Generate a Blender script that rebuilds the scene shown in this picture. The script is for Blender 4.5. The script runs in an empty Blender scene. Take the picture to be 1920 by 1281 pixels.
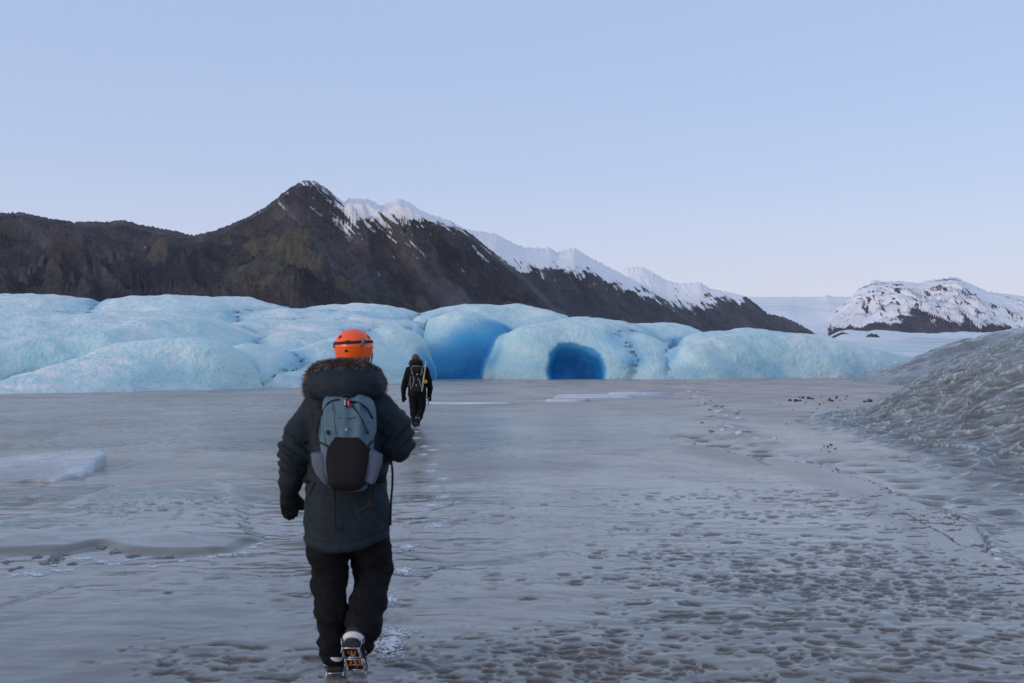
import bpy, math, random
import numpy as np
from mathutils import Vector, Matrix

scene = bpy.context.scene
R = math.radians
random.seed(7)
RNG = np.random.RandomState(11)

# ------------------------------------------------------------------ camera
FP, HY, CX, CAMZ = 35.0 / 36.0 * 1920.0, 676.0, 960.0, 1.65
cam_data = bpy.data.cameras.new('camera')
cam = bpy.data.objects.new('camera', cam_data)
scene.collection.objects.link(cam)
cam.location = (0, 0, CAMZ)
cam.rotation_euler = (math.pi / 2, 0, 0)
cam_data.lens = 35.0
cam_data.sensor_width = 36.0
cam_data.shift_y = (HY - 640.5) / 1920.0
cam_data.clip_start = 0.1
cam_data.clip_end = 40000.0
cam_data.dof.use_dof = True
cam_data.dof.focus_distance = 26.0
cam_data.dof.aperture_fstop = 5.0
scene.camera = cam

# ------------------------------------------------------------------ sky and light (blue hour, the sun just gone behind the viewer's left shoulder)
SUN_AZ, SUN_EL = 240.0, 10.0
world = bpy.data.worlds.new('World')
scene.world = world
world.use_nodes = True
wn = world.node_tree
bg = wn.nodes['Background']
sky = wn.nodes.new('ShaderNodeTexSky')
sky.sky_type = 'NISHITA'
sky.sun_disc = False
sky.sun_elevation = R(SUN_EL)
sky.sun_rotation = R(SUN_AZ)
sky.ozone_density = 2.0
skys = wn.nodes.new('ShaderNodeVectorMath'); skys.operation = 'SCALE'
skys.inputs['Scale'].default_value = 0.035
wn.links.new(sky.outputs[0], skys.inputs[0])
tc = wn.nodes.new('ShaderNodeTexCoord')
sep = wn.nodes.new('ShaderNodeSeparateXYZ')
wn.links.new(tc.outputs['Generated'], sep.inputs[0])
ramp = wn.nodes.new('ShaderNodeValToRGB')
wn.links.new(sep.outputs['Z'], ramp.inputs[0])
cr = ramp.color_ramp
cr.interpolation = 'B_SPLINE'
stops = [(0.0, (0.70, 0.62, 0.71)), (0.035, (0.665, 0.61, 0.72)), (0.09, (0.555, 0.575, 0.73)), (0.17, (0.44, 0.525, 0.735)),
         (0.30, (0.375, 0.475, 0.71)), (0.55, (0.35, 0.45, 0.68)), (1.0, (0.33, 0.43, 0.65))]
while len(cr.elements) < len(stops):
    cr.elements.new(0.5)
for e, (p, c) in zip(cr.elements, stops):
    e.position = p
    e.color = (*c, 1)
mixw = wn.nodes.new('ShaderNodeVectorMath'); mixw.operation = 'ADD'   # twilight blue plus the glow round the sunken sun
wn.links.new(skys.outputs[0], mixw.inputs[0])
wn.links.new(ramp.outputs[0], mixw.inputs[1])
wn.links.new(mixw.outputs[0], bg.inputs[0])
bg.inputs[1].default_value = 1.0

sun_data = bpy.data.lights.new('sun', 'SUN')
sun_data.energy = 1.3
sun_data.angle = R(25)
sun_data.color = (1.0, 0.79, 0.70)
sun = bpy.data.objects.new('sun', sun_data)
scene.collection.objects.link(sun)
_sd = Vector((math.sin(R(SUN_AZ)) * math.cos(R(SUN_EL)), math.cos(R(SUN_AZ)) * math.cos(R(SUN_EL)), math.sin(R(SUN_EL))))
sun.rotation_euler = _sd.to_track_quat('Z', 'Y').to_euler()
sun.location = (-20, -20, 30)

scene.view_settings.view_transform = 'Standard'
scene.view_settings.look = 'None'
scene.view_settings.exposure = 0.0
scene.view_settings.gamma = 1.0
scene.cycles.max_bounces = 6
scene.cycles.diffuse_bounces = 3
scene.cycles.use_denoising = True

# ------------------------------------------------------------------ helpers: projection, noise
def at(px, py, D):
    """the point of the place that lies D metres ahead and shows at pixel (px, py)"""
    return np.array([(px - CX) * D / FP, D, CAMZ + (HY - py) * D / FP])

def gnd(px, py):
    D = FP * CAMZ / (py - HY)
    return np.array([(px - CX) * D / FP, D])

def sstep(a, b, x):
    t = np.clip((x - a) / (b - a), 0, 1)
    return t * t * (3 - 2 * t)

_perm = np.concatenate([RNG.permutation(256)] * 3).astype(np.int64)
_g2 = np.stack([np.cos(np.arange(256) * 2.399963), np.sin(np.arange(256) * 2.399963)], 1)
_g3 = RNG.normal(size=(256, 3)); _g3 /= np.linalg.norm(_g3, axis=1)[:, None]
_rnd = RNG.rand(256)

def pn2(x, y, seed=0):
    x = np.asarray(x, float) + seed * 17.31; y = np.asarray(y, float) + seed * 9.73
    xi = np.floor(x).astype(np.int64); yi = np.floor(y).astype(np.int64)
    xf, yf = x - xi, y - yi
    u = xf * xf * xf * (xf * (xf * 6 - 15) + 10); v = yf * yf * yf * (yf * (yf * 6 - 15) + 10)
    def g(i, j, a, b):
        h = _perm[(_perm[(xi + i) & 255] + yi + j) & 255]
        return _g2[h, 0] * a + _g2[h, 1] * b
    a = g(0, 0, xf, yf); b = g(1, 0, xf - 1, yf); c = g(0, 1, xf, yf - 1); d = g(1, 1, xf - 1, yf - 1)
    return 1.5 * ((a + (b - a) * u) * (1 - v) + (c + (d - c) * u) * v)

def fbm(x, y, octv=4, seed=0, gain=0.5):
    s = 0; a = 1.0; f = 1.0
    for o in range(octv):
        s = s + a * pn2(x * f, y * f, seed + o * 3); a *= gain; f *= 2.03
    return s

def ridged(x, y, octv=4, seed=0, gain=0.5):
    s = 0; a = 1.0; f = 1.0
    for o in range(octv):
        n = 1 - np.abs(pn2(x * f, y * f, seed + o * 3)) * 1.6
        s = s + a * n; a *= gain; f *= 2.07
    return s

def pn3(x, y, z, seed=0):
    x = np.asarray(x, float) + seed * 7.77; y = np.asarray(y, float) + seed * 3.31; z = np.asarray(z, float) + seed * 5.19
    xi = np.floor(x).astype(np.int64); yi = np.floor(y).astype(np.int64); zi = np.floor(z).astype(np.int64)
    xf, yf, zf = x - xi, y - yi, z - zi
    u = xf * xf * (3 - 2 * xf); v = yf * yf * (3 - 2 * yf); w = zf * zf * (3 - 2 * zf)
    def g(i, j, k):
        h = _perm[(_perm[(_perm[(xi + i) & 255] + yi + j) & 255] + zi + k) & 255]
        return _g3[h, 0] * (xf - i) + _g3[h, 1] * (yf - j) + _g3[h, 2] * (zf - k)
    def lx(j, k):
        a = g(0, j, k); return a + (g(1, j, k) - a) * u
    a = lx(0, 0); a = a + (lx(1, 0) - a) * v
    b = lx(0, 1); b = b + (lx(1, 1) - b) * v
    return 1.6 * (a + (b - a) * w)

def worley(x, y, seed=0, jit=0.85):
    """distance to the nearest and second cell point, and a random number of that cell"""
    xi = np.floor(x).astype(np.int64); yi = np.floor(y).astype(np.int64)
    f1 = np.full(np.shape(x), 9.0); f2 = f1.copy(); cid = np.zeros(np.shape(x))
    for i in (-1, 0, 1):
        for j in (-1, 0, 1):
            h = _perm[(_perm[(xi + i + seed * 31) & 255] + yi + j) & 255]
            h2 = _perm[(h + 77 + seed) & 255]
            d = np.hypot(xi + i + 0.5 + (_rnd[h] - 0.5) * jit - x, yi + j + 0.5 + (_rnd[h2] - 0.5) * jit - y)
            near = d < f1
            f2 = np.where(near, f1, np.minimum(f2, d))
            cid = np.where(near, _rnd[_perm[(h + 131) & 255]], cid)
            f1 = np.where(near, d, f1)
    return f1, f2, cid

def poly_sd(x, y, poly):
    """signed distance to a closed polygon, positive inside"""
    d = np.full(np.shape(x), 1e9); ins = np.zeros(np.shape(x), bool)
    n = len(poly)
    for i in range(n):
        ax, ay = poly[i]; bx, by = poly[(i + 1) % n]
        ex, ey = bx - ax, by - ay
        t = np.clip(((x - ax) * ex + (y - ay) * ey) / (ex * ex + ey * ey + 1e-12), 0, 1)
        d = np.minimum(d, np.hypot(x - ax - t * ex, y - ay - t * ey))
        c = (ay > y) != (by > y)
        ins ^= c & (x < (bx - ax) * (y - ay) / ((by - ay) if by != ay else 1e-12) + ax)
    return np.where(ins, d, -d)

def line_d(x, y, pts):
    d = np.full(np.shape(x), 1e9); s = np.zeros(np.shape(x)); L = 0.0; side = np.zeros(np.shape(x))
    for (ax, ay), (bx, by) in zip(pts[:-1], pts[1:]):
        ex, ey = bx - ax, by - ay; ln = math.hypot(ex, ey)
        t = np.clip(((x - ax) * ex + (y - ay) * ey) / (ln * ln + 1e-12), 0, 1)
        dd = np.hypot(x - ax - t * ex, y - ay - t * ey)
        m = dd < d
        d = np.where(m, dd, d); s = np.where(m, L + t * ln, s)
        side = np.where(m, np.sign((x - ax) * ey - (y - ay) * ex), side)
        L += ln
    return d, s, side

# ------------------------------------------------------------------ helpers: objects
COL = scene.collection

def props(o, label=None, cat=None, group=None, kind=None):
    if label: o['label'] = label
    if cat: o['category'] = cat
    if group: o['group'] = group
    if kind: o['kind'] = kind
    return o

def empty(name, loc=(0, 0, 0), rz=0.0):
    o = bpy.data.objects.new(name, None)
    COL.objects.link(o)
    o.location = loc; o.rotation_euler = (0, 0, rz); o.empty_display_size = 0.2
    return o

def np_mesh(name, V, F, mat, parent=None, attrs=None, smooth=True):
    """one mesh object from arrays; F is an (n, 3) or (n, 4) index array or a list of such arrays"""
    Fs = F if isinstance(F, list) else [F]
    Fs = [np.asarray(f, np.int64) for f in Fs if len(f)]
    me = bpy.data.meshes.new(name)
    V = np.asarray(V, np.float32)
    me.vertices.add(len(V)); me.vertices.foreach_set('co', V.ravel())
    li = np.concatenate([f.ravel() for f in Fs]).astype(np.int32)
    tot = np.concatenate([np.full(len(f), f.shape[1], np.int32) for f in Fs])
    st = np.concatenate([[0], np.cumsum(tot)[:-1]]).astype(np.int32)
    me.loops.add(len(li)); me.loops.foreach_set('vertex_index', li)
    me.polygons.add(len(tot)); me.polygons.foreach_set('loop_start', st)
    me.polygons.foreach_set('loop_total', tot)
    me.update(calc_edges=True)
    me.validate()
    if smooth:
        me.shade_smooth()
    for k, a in (attrs or {}).items():
        at_ = me.attributes.new(k, 'FLOAT', 'POINT')
        at_.data.foreach_set('value', np.asarray(a, np.float32).ravel())
    if mat: me.materials.append(mat)
    o = bpy.data.objects.new(name, me)
    COL.objects.link(o)
    if parent: o.parent = parent
    return o

def grid_faces(nr, nc):
    i = np.arange(nr - 1)[:, None] * nc + np.arange(nc - 1)[None, :]
    return np.stack([i, i + 1, i + nc + 1, i + nc], -1).reshape(-1, 4)

def mesh_normals(V, F):
    n = np.zeros_like(V)
    a = V[F[:, 2]] - V[F[:, 0]]; b = V[F[:, 3]] - V[F[:, 1]]
    fn = np.cross(a, b)
    for k in range(4):
        for c in range(3):
            n[:, c] += np.bincount(F[:, k], fn[:, c], len(V))
    return n / (np.linalg.norm(n, axis=1)[:, None] + 1e-12)

class MB:
    """collects small shapes that make up one part"""
    def __init__(self): self.V = []; self.F = {3: [], 4: []}; self.n = 0
    def add(self, V, F):
        V = np.asarray(V, float)
        for f in F: self.F[len(f)].append([i + self.n for i in f])
        self.V.append(V); self.n += len(V)
        return self
    def box(self, c, s, M=None):
        v = np.array([[x, y, z] for x in (-1, 1) for y in (-1, 1) for z in (-1, 1)], float) * np.array(s) / 2
        if M is not None: v = v @ np.array(M).T
        return self.add(v + np.array(c), [(0, 1, 3, 2), (4, 6, 7, 5), (0, 4, 5, 1), (2, 3, 7, 6), (0, 2, 6, 4), (1, 5, 7, 3)])
    def tube(self, pts, r, n=8, flat=1.0, up=(0, 0, 1)):
        pts = [np.array(p, float) for p in pts]; m = len(pts)
        r = r if hasattr(r, '__len__') else [r] * m
        V = []
        for i, p in enumerate(pts):
            t = pts[min(i + 1, m - 1)] - pts[max(i - 1, 0)]; t /= np.linalg.norm(t) + 1e-12
            u = np.array(up, float)
            if abs(u @ t) > 0.95: u = np.array((0, 1.0, 0))
            a = np.cross(t, u); a /= np.linalg.norm(a); b = np.cross(a, t)
            for k in range(n):
                an = 2 * math.pi * k / n
                V.append(p + r[i] * (math.cos(an) * a + math.sin(an) * b * flat))
        F = [(i * n + k, i * n + (k + 1) % n, (i + 1) * n + (k + 1) % n, (i + 1) * n + k) for i in range(m - 1) for k in range(n)]
        V.append(pts[0]); V.append(pts[-1]); e = m * n
        F += [((k + 1) % n, k, e) for k in range(n)] + [((m - 1) * n + k, (m - 1) * n + (k + 1) % n, e + 1) for k in range(n)]
        return self.add(V, F)
    def cone(self, base, tip, r, n=6):
        return self.tube([base, tip], [r, r * 0.08], n)
    def ribbon(self, pts, w, th, up=(0, 1, 0)):
        return self.tube(pts, w / 2, 8, th / w, up)
    def build(self, name, mat, parent=None, smooth=False, M=None, loc=None):
        V = np.concatenate(self.V)
        if M is not None: V = V @ np.array(M).T
        if loc is not None: V = V + np.array(loc)
        return np_mesh(name, V, [np.array(self.F[k]) for k in (3, 4) if self.F[k]], mat, parent, None, smooth)

# ------------------------------------------------------------------ helpers: implicit solids
def ell(P, c, r):
    q = [(P[i] - c[i]) / r[i] for i in range(3)]
    k0 = np.sqrt(q[0] ** 2 + q[1] ** 2 + q[2] ** 2)
    k1 = np.sqrt((q[0] / r[0]) ** 2 + (q[1] / r[1]) ** 2 + (q[2] / r[2]) ** 2)
    return k0 * (k0 - 1) / (k1 + 1e-9)

def rcone(P, a, b, ra, rb):
    d = [b[i] - a[i] for i in range(3)]
    L2 = d[0] ** 2 + d[1] ** 2 + d[2] ** 2 + 1e-12
    t = np.clip(((P[0] - a[0]) * d[0] + (P[1] - a[1]) * d[1] + (P[2] - a[2]) * d[2]) / L2, 0, 1)
    return np.sqrt((P[0] - a[0] - t * d[0]) ** 2 + (P[1] - a[1] - t * d[1]) ** 2 + (P[2] - a[2] - t * d[2]) ** 2) - (ra + (rb - ra) * t)

def rbox(P, c, s, r):
    q = [np.abs(P[i] - c[i]) - (s[i] / 2 - r) for i in range(3)]
    o = np.sqrt(np.maximum(q[0], 0) ** 2 + np.maximum(q[1], 0) ** 2 + np.maximum(q[2], 0) ** 2)
    return o + np.minimum(np.maximum(q[0], np.maximum(q[1], q[2])), 0) - r

def smin(a, b, k):
    h = np.maximum(k - np.abs(a - b), 0) / k
    return np.minimum(a, b) - h * h * k * 0.25

def smax(a, b, k): return -smin(-a, -b, k)

def chain(P, pts, k=0.02):
    """limb: a list of (x, y, z, radius)"""
    f = None
    for p, q in zip(pts[:-1], pts[1:]):
        g = rcone(P, p[:3], q[:3], p[3], q[3])
        f = g if f is None else smin(f, g, k)
    return f

def loft(P, sl, power=2.0):
    """upright stack of ovals: rows (z, cx, cy, rx, ry)"""
    s = np.array(sorted(sl)); z = P[2]
    cx, cy, rx, ry = [np.interp(z, s[:, 0], s[:, k]) for k in (1, 2, 3, 4)]
    k = (np.abs((P[0] - cx) / rx) ** power + np.abs((P[1] - cy) / ry) ** power) ** (1.0 / power)
    return np.maximum((k - 1) * np.minimum(rx, ry), np.maximum(s[0, 0] - z, z - s[-1, 0]))

def nets(f, lo, hi, h):
    """surface nets: vertices and outward quads of f = 0 in the box lo..hi"""
    ax = [np.arange(lo[i], hi[i] + h, h) for i in range(3)]
    P = (ax[0][:, None, None], ax[1][None, :, None], ax[2][None, None, :])
    F = np.asarray(f(P), np.float32)
    F = np.broadcast_to(F, (len(ax[0]), len(ax[1]), len(ax[2])))
    ins = F < 0
    cnt = np.zeros(tuple(n - 1 for n in F.shape), np.int8)
    for i in (0, 1):
        for j in (0, 1):
            for k in (0, 1):
                cnt += ins[i:i + cnt.shape[0], j:j + cnt.shape[1], k:k + cnt.shape[2]]
    act = np.argwhere((cnt > 0) & (cnt < 8))
    idx = np.full(cnt.shape, -1, np.int64); idx[tuple(act.T)] = np.arange(len(act))
    val = {}
    for i in (0, 1):
        for j in (0, 1):
            for k in (0, 1):
                val[i, j, k] = F[act[:, 0] + i, act[:, 1] + j, act[:, 2] + k]
    acc = np.zeros((len(act), 3)); n = np.zeros(len(act))
    for c in val:
        for a in range(3):
            if c[a] == 0:
                d = list(c); d[a] = 1; d = tuple(d)
                va, vb = val[c], val[d]
                m = (va < 0) != (vb < 0)
                t = np.where(m, va / np.where(m, va - vb, 1), 0)
                p = np.tile(np.array(c, float), (len(act), 1)); p[:, a] = t
                acc += p * m[:, None]; n += m
    V = (act + acc / n[:, None]) * h + np.array(lo)
    quads = []
    for a in range(3):
        b, c = (a + 1) % 3, (a + 2) % 3
        s0 = [slice(None)] * 3; s1 = [slice(None)] * 3
        s0[a] = slice(0, -1); s1[a] = slice(1, None)
        A, B = ins[tuple(s0)], ins[tuple(s1)]
        e = np.argwhere(A != B)
        ok = (e[:, b] > 0) & (e[:, c] > 0) & (e[:, b] < F.shape[b] - 1) & (e[:, c] < F.shape[c] - 1)
        e = e[ok]
        if not len(e): continue
        ia = A[tuple(e.T)]
        def cell(db, dc):
            q = e.copy(); q[:, b] += db; q[:, c] += dc
            return idx[tuple(q.T)]
        q = np.stack([cell(-1, -1), cell(0, -1), cell(0, 0), cell(-1, 0)], 1)
        q[~ia] = q[~ia][:, ::-1]
        quads.append(q)
    Q = np.concatenate(quads)
    return V, Q[(Q >= 0).all(1)]

def solid(name, f, lo, hi, h, mat, parent=None, disp=None, xf=None, attrs=None):
    V, Q = nets(f, lo, hi, h)
    if disp is not None:
        V = V + mesh_normals(V, Q) * disp(V)[:, None]
    A = attrs(V) if attrs else None
    if xf is not None: V = xf(V)
    return np_mesh(name, V, Q, mat, parent, A)

# ------------------------------------------------------------------ helpers: materials
def new_mat(name):
    m = bpy.data.materials.new(name); m.use_nodes = True
    nt = m.node_tree
    return m, nt, nt.nodes['Principled BSDF']

class NT:
    def __init__(self, nt): self.nt = nt
    def n(self, t, **kw):
        x = self.nt.nodes.new(t)
        for k, v in kw.items(): setattr(x, k, v)
        return x
    def set(self, sock, v):
        if hasattr(v, 'is_output') or isinstance(v, bpy.types.NodeSocket): self.nt.links.new(v, sock)
        elif isinstance(v, (tuple, list)) and len(v) == 3 and sock.type == 'RGBA': sock.default_value = (*v, 1)
        else: sock.default_value = v
    def coord(self, kind='Object', scale=(1, 1, 1), rot=(0, 0, 0)):
        t = self.n('ShaderNodeTexCoord'); m = self.n('ShaderNodeMapping')
        m.inputs['Scale'].default_value = scale; m.inputs['Rotation'].default_value = rot
        self.nt.links.new(t.outputs[kind], m.inputs[0]); return m.outputs[0]
    def noise(self, vec, scale, detail=4, rough=0.55, dist=0.0):
        x = self.n('ShaderNodeTexNoise'); self.nt.links.new(vec, x.inputs['Vector'])
        x.inputs['Scale'].default_value = scale; x.inputs['Detail'].default_value = detail
        x.inputs['Roughness'].default_value = rough; x.inputs['Distortion'].default_value = dist
        return x.outputs[0]
    def vor(self, vec, scale, feature='F1', out='Distance'):
        x = self.n('ShaderNodeTexVoronoi', feature=feature); self.nt.links.new(vec, x.inputs['Vector'])
        x.inputs['Scale'].default_value = scale
        return x.outputs[out]
    def attr(self, name):
        return self.n('ShaderNodeAttribute', attribute_name=name).outputs['Fac']
    def math(self, op, a, b=0.0, c=None):
        x = self.n('ShaderNodeMath', operation=op); self.set(x.inputs[0], a); self.set(x.inputs[1], b)
        if c is not None: self.set(x.inputs[2], c)
        return x.outputs[0]
    def map(self, v, a, b, c=0.0, d=1.0, smooth=True):
        x = self.n('ShaderNodeMapRange', interpolation_type='SMOOTHSTEP' if smooth else 'LINEAR')
        self.set(x.inputs[0], v)
        for i, q in enumerate((a, b, c, d)): x.inputs[i + 1].default_value = q
        return x.outputs[0]
    def mix(self, f, a, b):
        x = self.n('ShaderNodeMix', data_type='RGBA'); self.set(x.inputs[0], f); self.set(x.inputs[6], a); self.set(x.inputs[7], b)
        return x.outputs[2]
    def bump(self, h, strength, dist, normal=None):
        x = self.n('ShaderNodeBump'); self.set(x.inputs['Height'], h)
        x.inputs['Strength'].default_value = strength; x.inputs['Distance'].default_value = dist
        if normal is not None: self.nt.links.new(normal, x.inputs['Normal'])
        return x.outputs[0]

def plain(name, col, rough=0.6, bump=0.0, bscale=200, metal=0.0, var=0.15, spec=0.5, sheen=0.0, emit=None):
    m, nt, b = new_mat(name); N = NT(nt)
    v = N.coord('Object')
    n = N.noise(v, bscale * 0.06, 4)
    lo = tuple(c * (1 - var) for c in col); hi = tuple(min(1, c * (1 + var)) for c in col)
    N.set(b.inputs['Base Color'], N.mix(n, lo, hi))
    b.inputs['Roughness'].default_value = rough; b.inputs['Metallic'].default_value = metal
    b.inputs['Specular IOR Level'].default_value = spec
    if sheen: b.inputs['Sheen Weight'].default_value = sheen
    if bump: N.set(b.inputs['Normal'], N.bump(N.noise(v, bscale, 3), bump, 0.002))
    if emit:
        b.inputs['Emission Color'].default_value = (*emit[0], 1); b.inputs['Emission Strength'].default_value = emit[1]
    return m

# ================================================================== THE SETTING
# ------------------------------------------------------------------ materials of ice, mud, rock
def mat_lake():
    m, nt, b = new_mat('frozen_lake_ice'); N = NT(nt)
    v = N.coord('Object')
    mud, pale, sand, green, pit = [N.attr(k) for k in ('mud', 'pale', 'sand', 'green', 'pit')]
    big = N.noise(v, 0.35, 5, 0.6, 0.6)
    sv = N.coord('Object', (1.0, 1.15, 1))
    str_ = N.noise(sv, 1.3, 7, 0.66, 0.9)
    fine = N.noise(v, 28, 4, 0.65)
    dry = N.attr('dry')
    ice = N.mix(dry, N.mix(N.map(big, 0.35, 0.65), (0.158, 0.152, 0.128), (0.240, 0.230, 0.198)), N.mix(N.map(big, 0.35, 0.65), (0.295, 0.268, 0.218), (0.445, 0.40, 0.33)))
    ice = N.mix(N.map(str_, 0.48, 0.68, 0, 0.8), ice, (0.155, 0.128, 0.108))
    ice = N.mix(green, ice, N.mix(N.map(str_, 0.35, 0.7), (0.285, 0.30, 0.27), (0.19, 0.20, 0.18)))
    ice = N.mix(N.attr('wet'), ice, N.mix(N.map(str_, 0.35, 0.7), (0.165, 0.168, 0.15), (0.115, 0.115, 0.10)))
    ice = N.mix(N.math('MULTIPLY', sand, N.map(str_, 0.3, 0.6, 1.0, 0.55)), ice, N.mix(N.map(N.noise(sv, 0.5, 5), 0.4, 0.62), (0.62, 0.51, 0.435), (0.37, 0.315, 0.275)))
    ice = N.mix(N.math('MULTIPLY', pale, N.map(fine, 0.3, 0.6, 0.55, 1.0)), ice, (0.58, 0.57, 0.53))
    ice = N.mix(N.map(N.attr('tone'), 0.5, 0.95, 0, 0.38, False), ice, (0.42, 0.41, 0.37))
    ice = N.mix(N.map(N.attr('tone'), 0.5, 0.1, 0, 0.45, False), ice, (0.15, 0.155, 0.148))
    ice = N.mix(N.math('MULTIPLY', N.attr('crk'), 0.6), ice, (0.085, 0.08, 0.075))
    grit = N.map(N.noise(v, 60, 2, 0.5), 0.62, 0.70, 0, 1)
    ice = N.mix(N.math('MULTIPLY', pit, grit), ice, (0.05, 0.048, 0.045))
    speck = N.map(N.noise(N.coord('Object', (1, 0.6, 1)), 6.0, 3, 0.7), 0.53, 0.64)
    ice = N.mix(N.math('MULTIPLY', speck, N.math('MULTIPLY', pit, 0.85)), ice, (0.06, 0.06, 0.063))
    col = N.mix(N.map(mud, 0.25, 0.75), ice, N.mix(fine, (0.082, 0.068, 0.059), (0.14, 0.118, 0.102)))
    N.set(b.inputs['Base Color'], col)
    r = N.map(fine, 0.3, 0.7, 0.03, 0.13, False)
    r = N.math('ADD', r, N.math('MULTIPLY', pale, 0.45))
    r = N.math('ADD', r, N.math('MULTIPLY', sand, 0.25))
    r = N.math('ADD', r, N.math('MULTIPLY', dry, 0.15))
    N.set(b.inputs['Roughness'], r)
    b.inputs['IOR'].default_value = 1.33
    N.set(b.inputs['Specular IOR Level'], N.math('SUBTRACT', 0.62, N.math('MULTIPLY', dry, 0.46)))
    h = N.math('ADD', N.math('MULTIPLY', fine, 0.35), N.noise(sv, 9, 5, 0.6, 0.4))
    N.set(b.inputs['Normal'], N.bump(h, 0.06, 0.02))
    return m

def mat_glacier(name='glacier_ice', near=True):
    m, nt, b = new_mat(name); N = NT(nt)
    v = N.coord('Object')
    clear, seam, foot = N.attr('clear'), N.attr('seam'), N.attr('dust')
    dv = N.n('ShaderNodeVectorMath', operation='ADD')
    wob = N.n('ShaderNodeTexNoise'); nt.links.new(v, wob.inputs['Vector']); wob.inputs['Scale'].default_value = 1.7; wob.inputs['Detail'].default_value = 3
    ws = N.n('ShaderNodeVectorMath', operation='SCALE'); nt.links.new(wob.outputs['Color'], ws.inputs[0]); ws.inputs['Scale'].default_value = 0.22
    nt.links.new(v, dv.inputs[0]); nt.links.new(ws.outputs[0], dv.inputs[1])
    cup = N.vor(dv.outputs[0], 3.0, 'SMOOTH_F1')
    cup2 = N.vor(dv.outputs[0], 7.5, 'F1')
    big = N.noise(v, 0.16, 5, 0.55, 0.8)
    med = N.noise(v, 1.1, 5, 0.65)
    fine = N.noise(v, 7, 4, 0.7)
    white = N.mix(N.map(big, 0.36, 0.66), (0.47, 0.71, 0.71), (0.60, 0.79, 0.77))
    white = N.mix(N.map(med, 0.45, 0.75, 0, 0.5), white, (0.70, 0.80, 0.78))
    white = N.mix(N.map(cup, 0.0, 0.32, 0.40, 0.0), white, (0.29, 0.57, 0.66))
    white = N.mix(N.map(fine, 0.56, 0.74, 0, 0.22), white, (0.74, 0.81, 0.82))
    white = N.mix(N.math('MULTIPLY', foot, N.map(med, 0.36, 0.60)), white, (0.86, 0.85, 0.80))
    ash = N.noise(N.coord('Object', (0.5, 0.5, 1.6), (0.1, 0.25, 0)), 0.55, 7, 0.7, 0.7)
    white = N.mix(N.map(ash, 0.58, 0.74, 0, 0.45), white, (0.44, 0.50, 0.51))
    band = N.noise(N.coord('Object', (0.7, 0.7, 1.2), (0.0, 0.20, 0)), 1.2, 4, 0.6, 0.5)
    blue = N.mix(N.map(band, 0.35, 0.68), (0.005, 0.130, 0.36), (0.014, 0.205, 0.48))
    mid = N.mix(N.map(clear, 0.05, 0.55), white, (0.075, 0.37, 0.62))
    col = N.mix(N.map(clear, 0.45, 1.0), mid, blue)
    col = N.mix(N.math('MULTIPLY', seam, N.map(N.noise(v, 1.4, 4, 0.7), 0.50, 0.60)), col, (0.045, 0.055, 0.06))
    N.set(b.inputs['Base Color'], col)
    rough = N.map(clear, 0.1, 0.8, 0.65, 0.5)
    N.set(b.inputs['Roughness'], rough)
    b.inputs['IOR'].default_value = 1.31
    hgt = N.math('ADD', N.math('ADD', N.math('MULTIPLY', cup, 1.0), N.math('MULTIPLY', cup2, 0.45)), N.math('MULTIPLY', med, 0.5))
    flat = N.map(clear, 0.15, 0.75, 1.0, 0.12)
    hgt = N.math('MULTIPLY', hgt, flat)
    N.set(b.inputs['Normal'], N.bump(hgt, 0.7, 0.13))
    return m

def mat_dirty():
    m, nt, b = new_mat('dirty_scalloped_ice'); N = NT(nt)
    v = N.coord('Object')
    scoop, dirt, clean = N.attr('scoop'), N.attr('dirt'), N.attr('clean')
    med = N.noise(v, 1.2, 5, 0.65, 0.5); fine = N.noise(v, 9, 5, 0.7); vf = N.noise(v, 45, 4, 0.7)
    ice = N.mix(N.map(med, 0.35, 0.65), (0.105, 0.124, 0.122), (0.20, 0.232, 0.228))
    ice = N.mix(N.map(fine, 0.52, 0.72, 0, 0.4), ice, (0.33, 0.37, 0.365))
    ice = N.mix(clean, ice, (0.20, 0.24, 0.225))
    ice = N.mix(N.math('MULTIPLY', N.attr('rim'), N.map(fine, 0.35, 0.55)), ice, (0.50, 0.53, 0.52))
    mudc = N.mix(vf, (0.060, 0.046, 0.034), (0.135, 0.105, 0.080))
    k = N.math('MULTIPLY', N.map(scoop, 0.30, 0.70), N.map(N.math('ADD', dirt, N.math('MULTIPLY', fine, 0.5)), 0.40, 0.85))
    col = N.mix(N.math('MULTIPLY', k, 0.85), ice, mudc)
    band = N.attr('band')
    col = N.mix(N.math('MULTIPLY', band, N.map(med, 0.38, 0.58)), col, N.mix(fine, (0.07, 0.068, 0.06), (0.16, 0.15, 0.135)))
    N.set(b.inputs['Base Color'], col)
    N.set(b.inputs['Roughness'], N.map(fine, 0.3, 0.7, 0.05, 0.24, False))
    b.inputs['IOR'].default_value = 1.33
    dvv = N.coord('Object', (1, 1, 1.4))
    far = N.attr('coarse')
    h = N.math('ADD', N.math('MULTIPLY', fine, 0.25), N.math('MULTIPLY', N.vor(dvv, 3.0), N.math('MULTIPLY', far, 2.2)))
    h = N.math('ADD', h, N.math('MULTIPLY', vf, 0.12))
    N.set(b.inputs['Normal'], N.bump(h, 0.55, 0.08))
    return m

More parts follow.
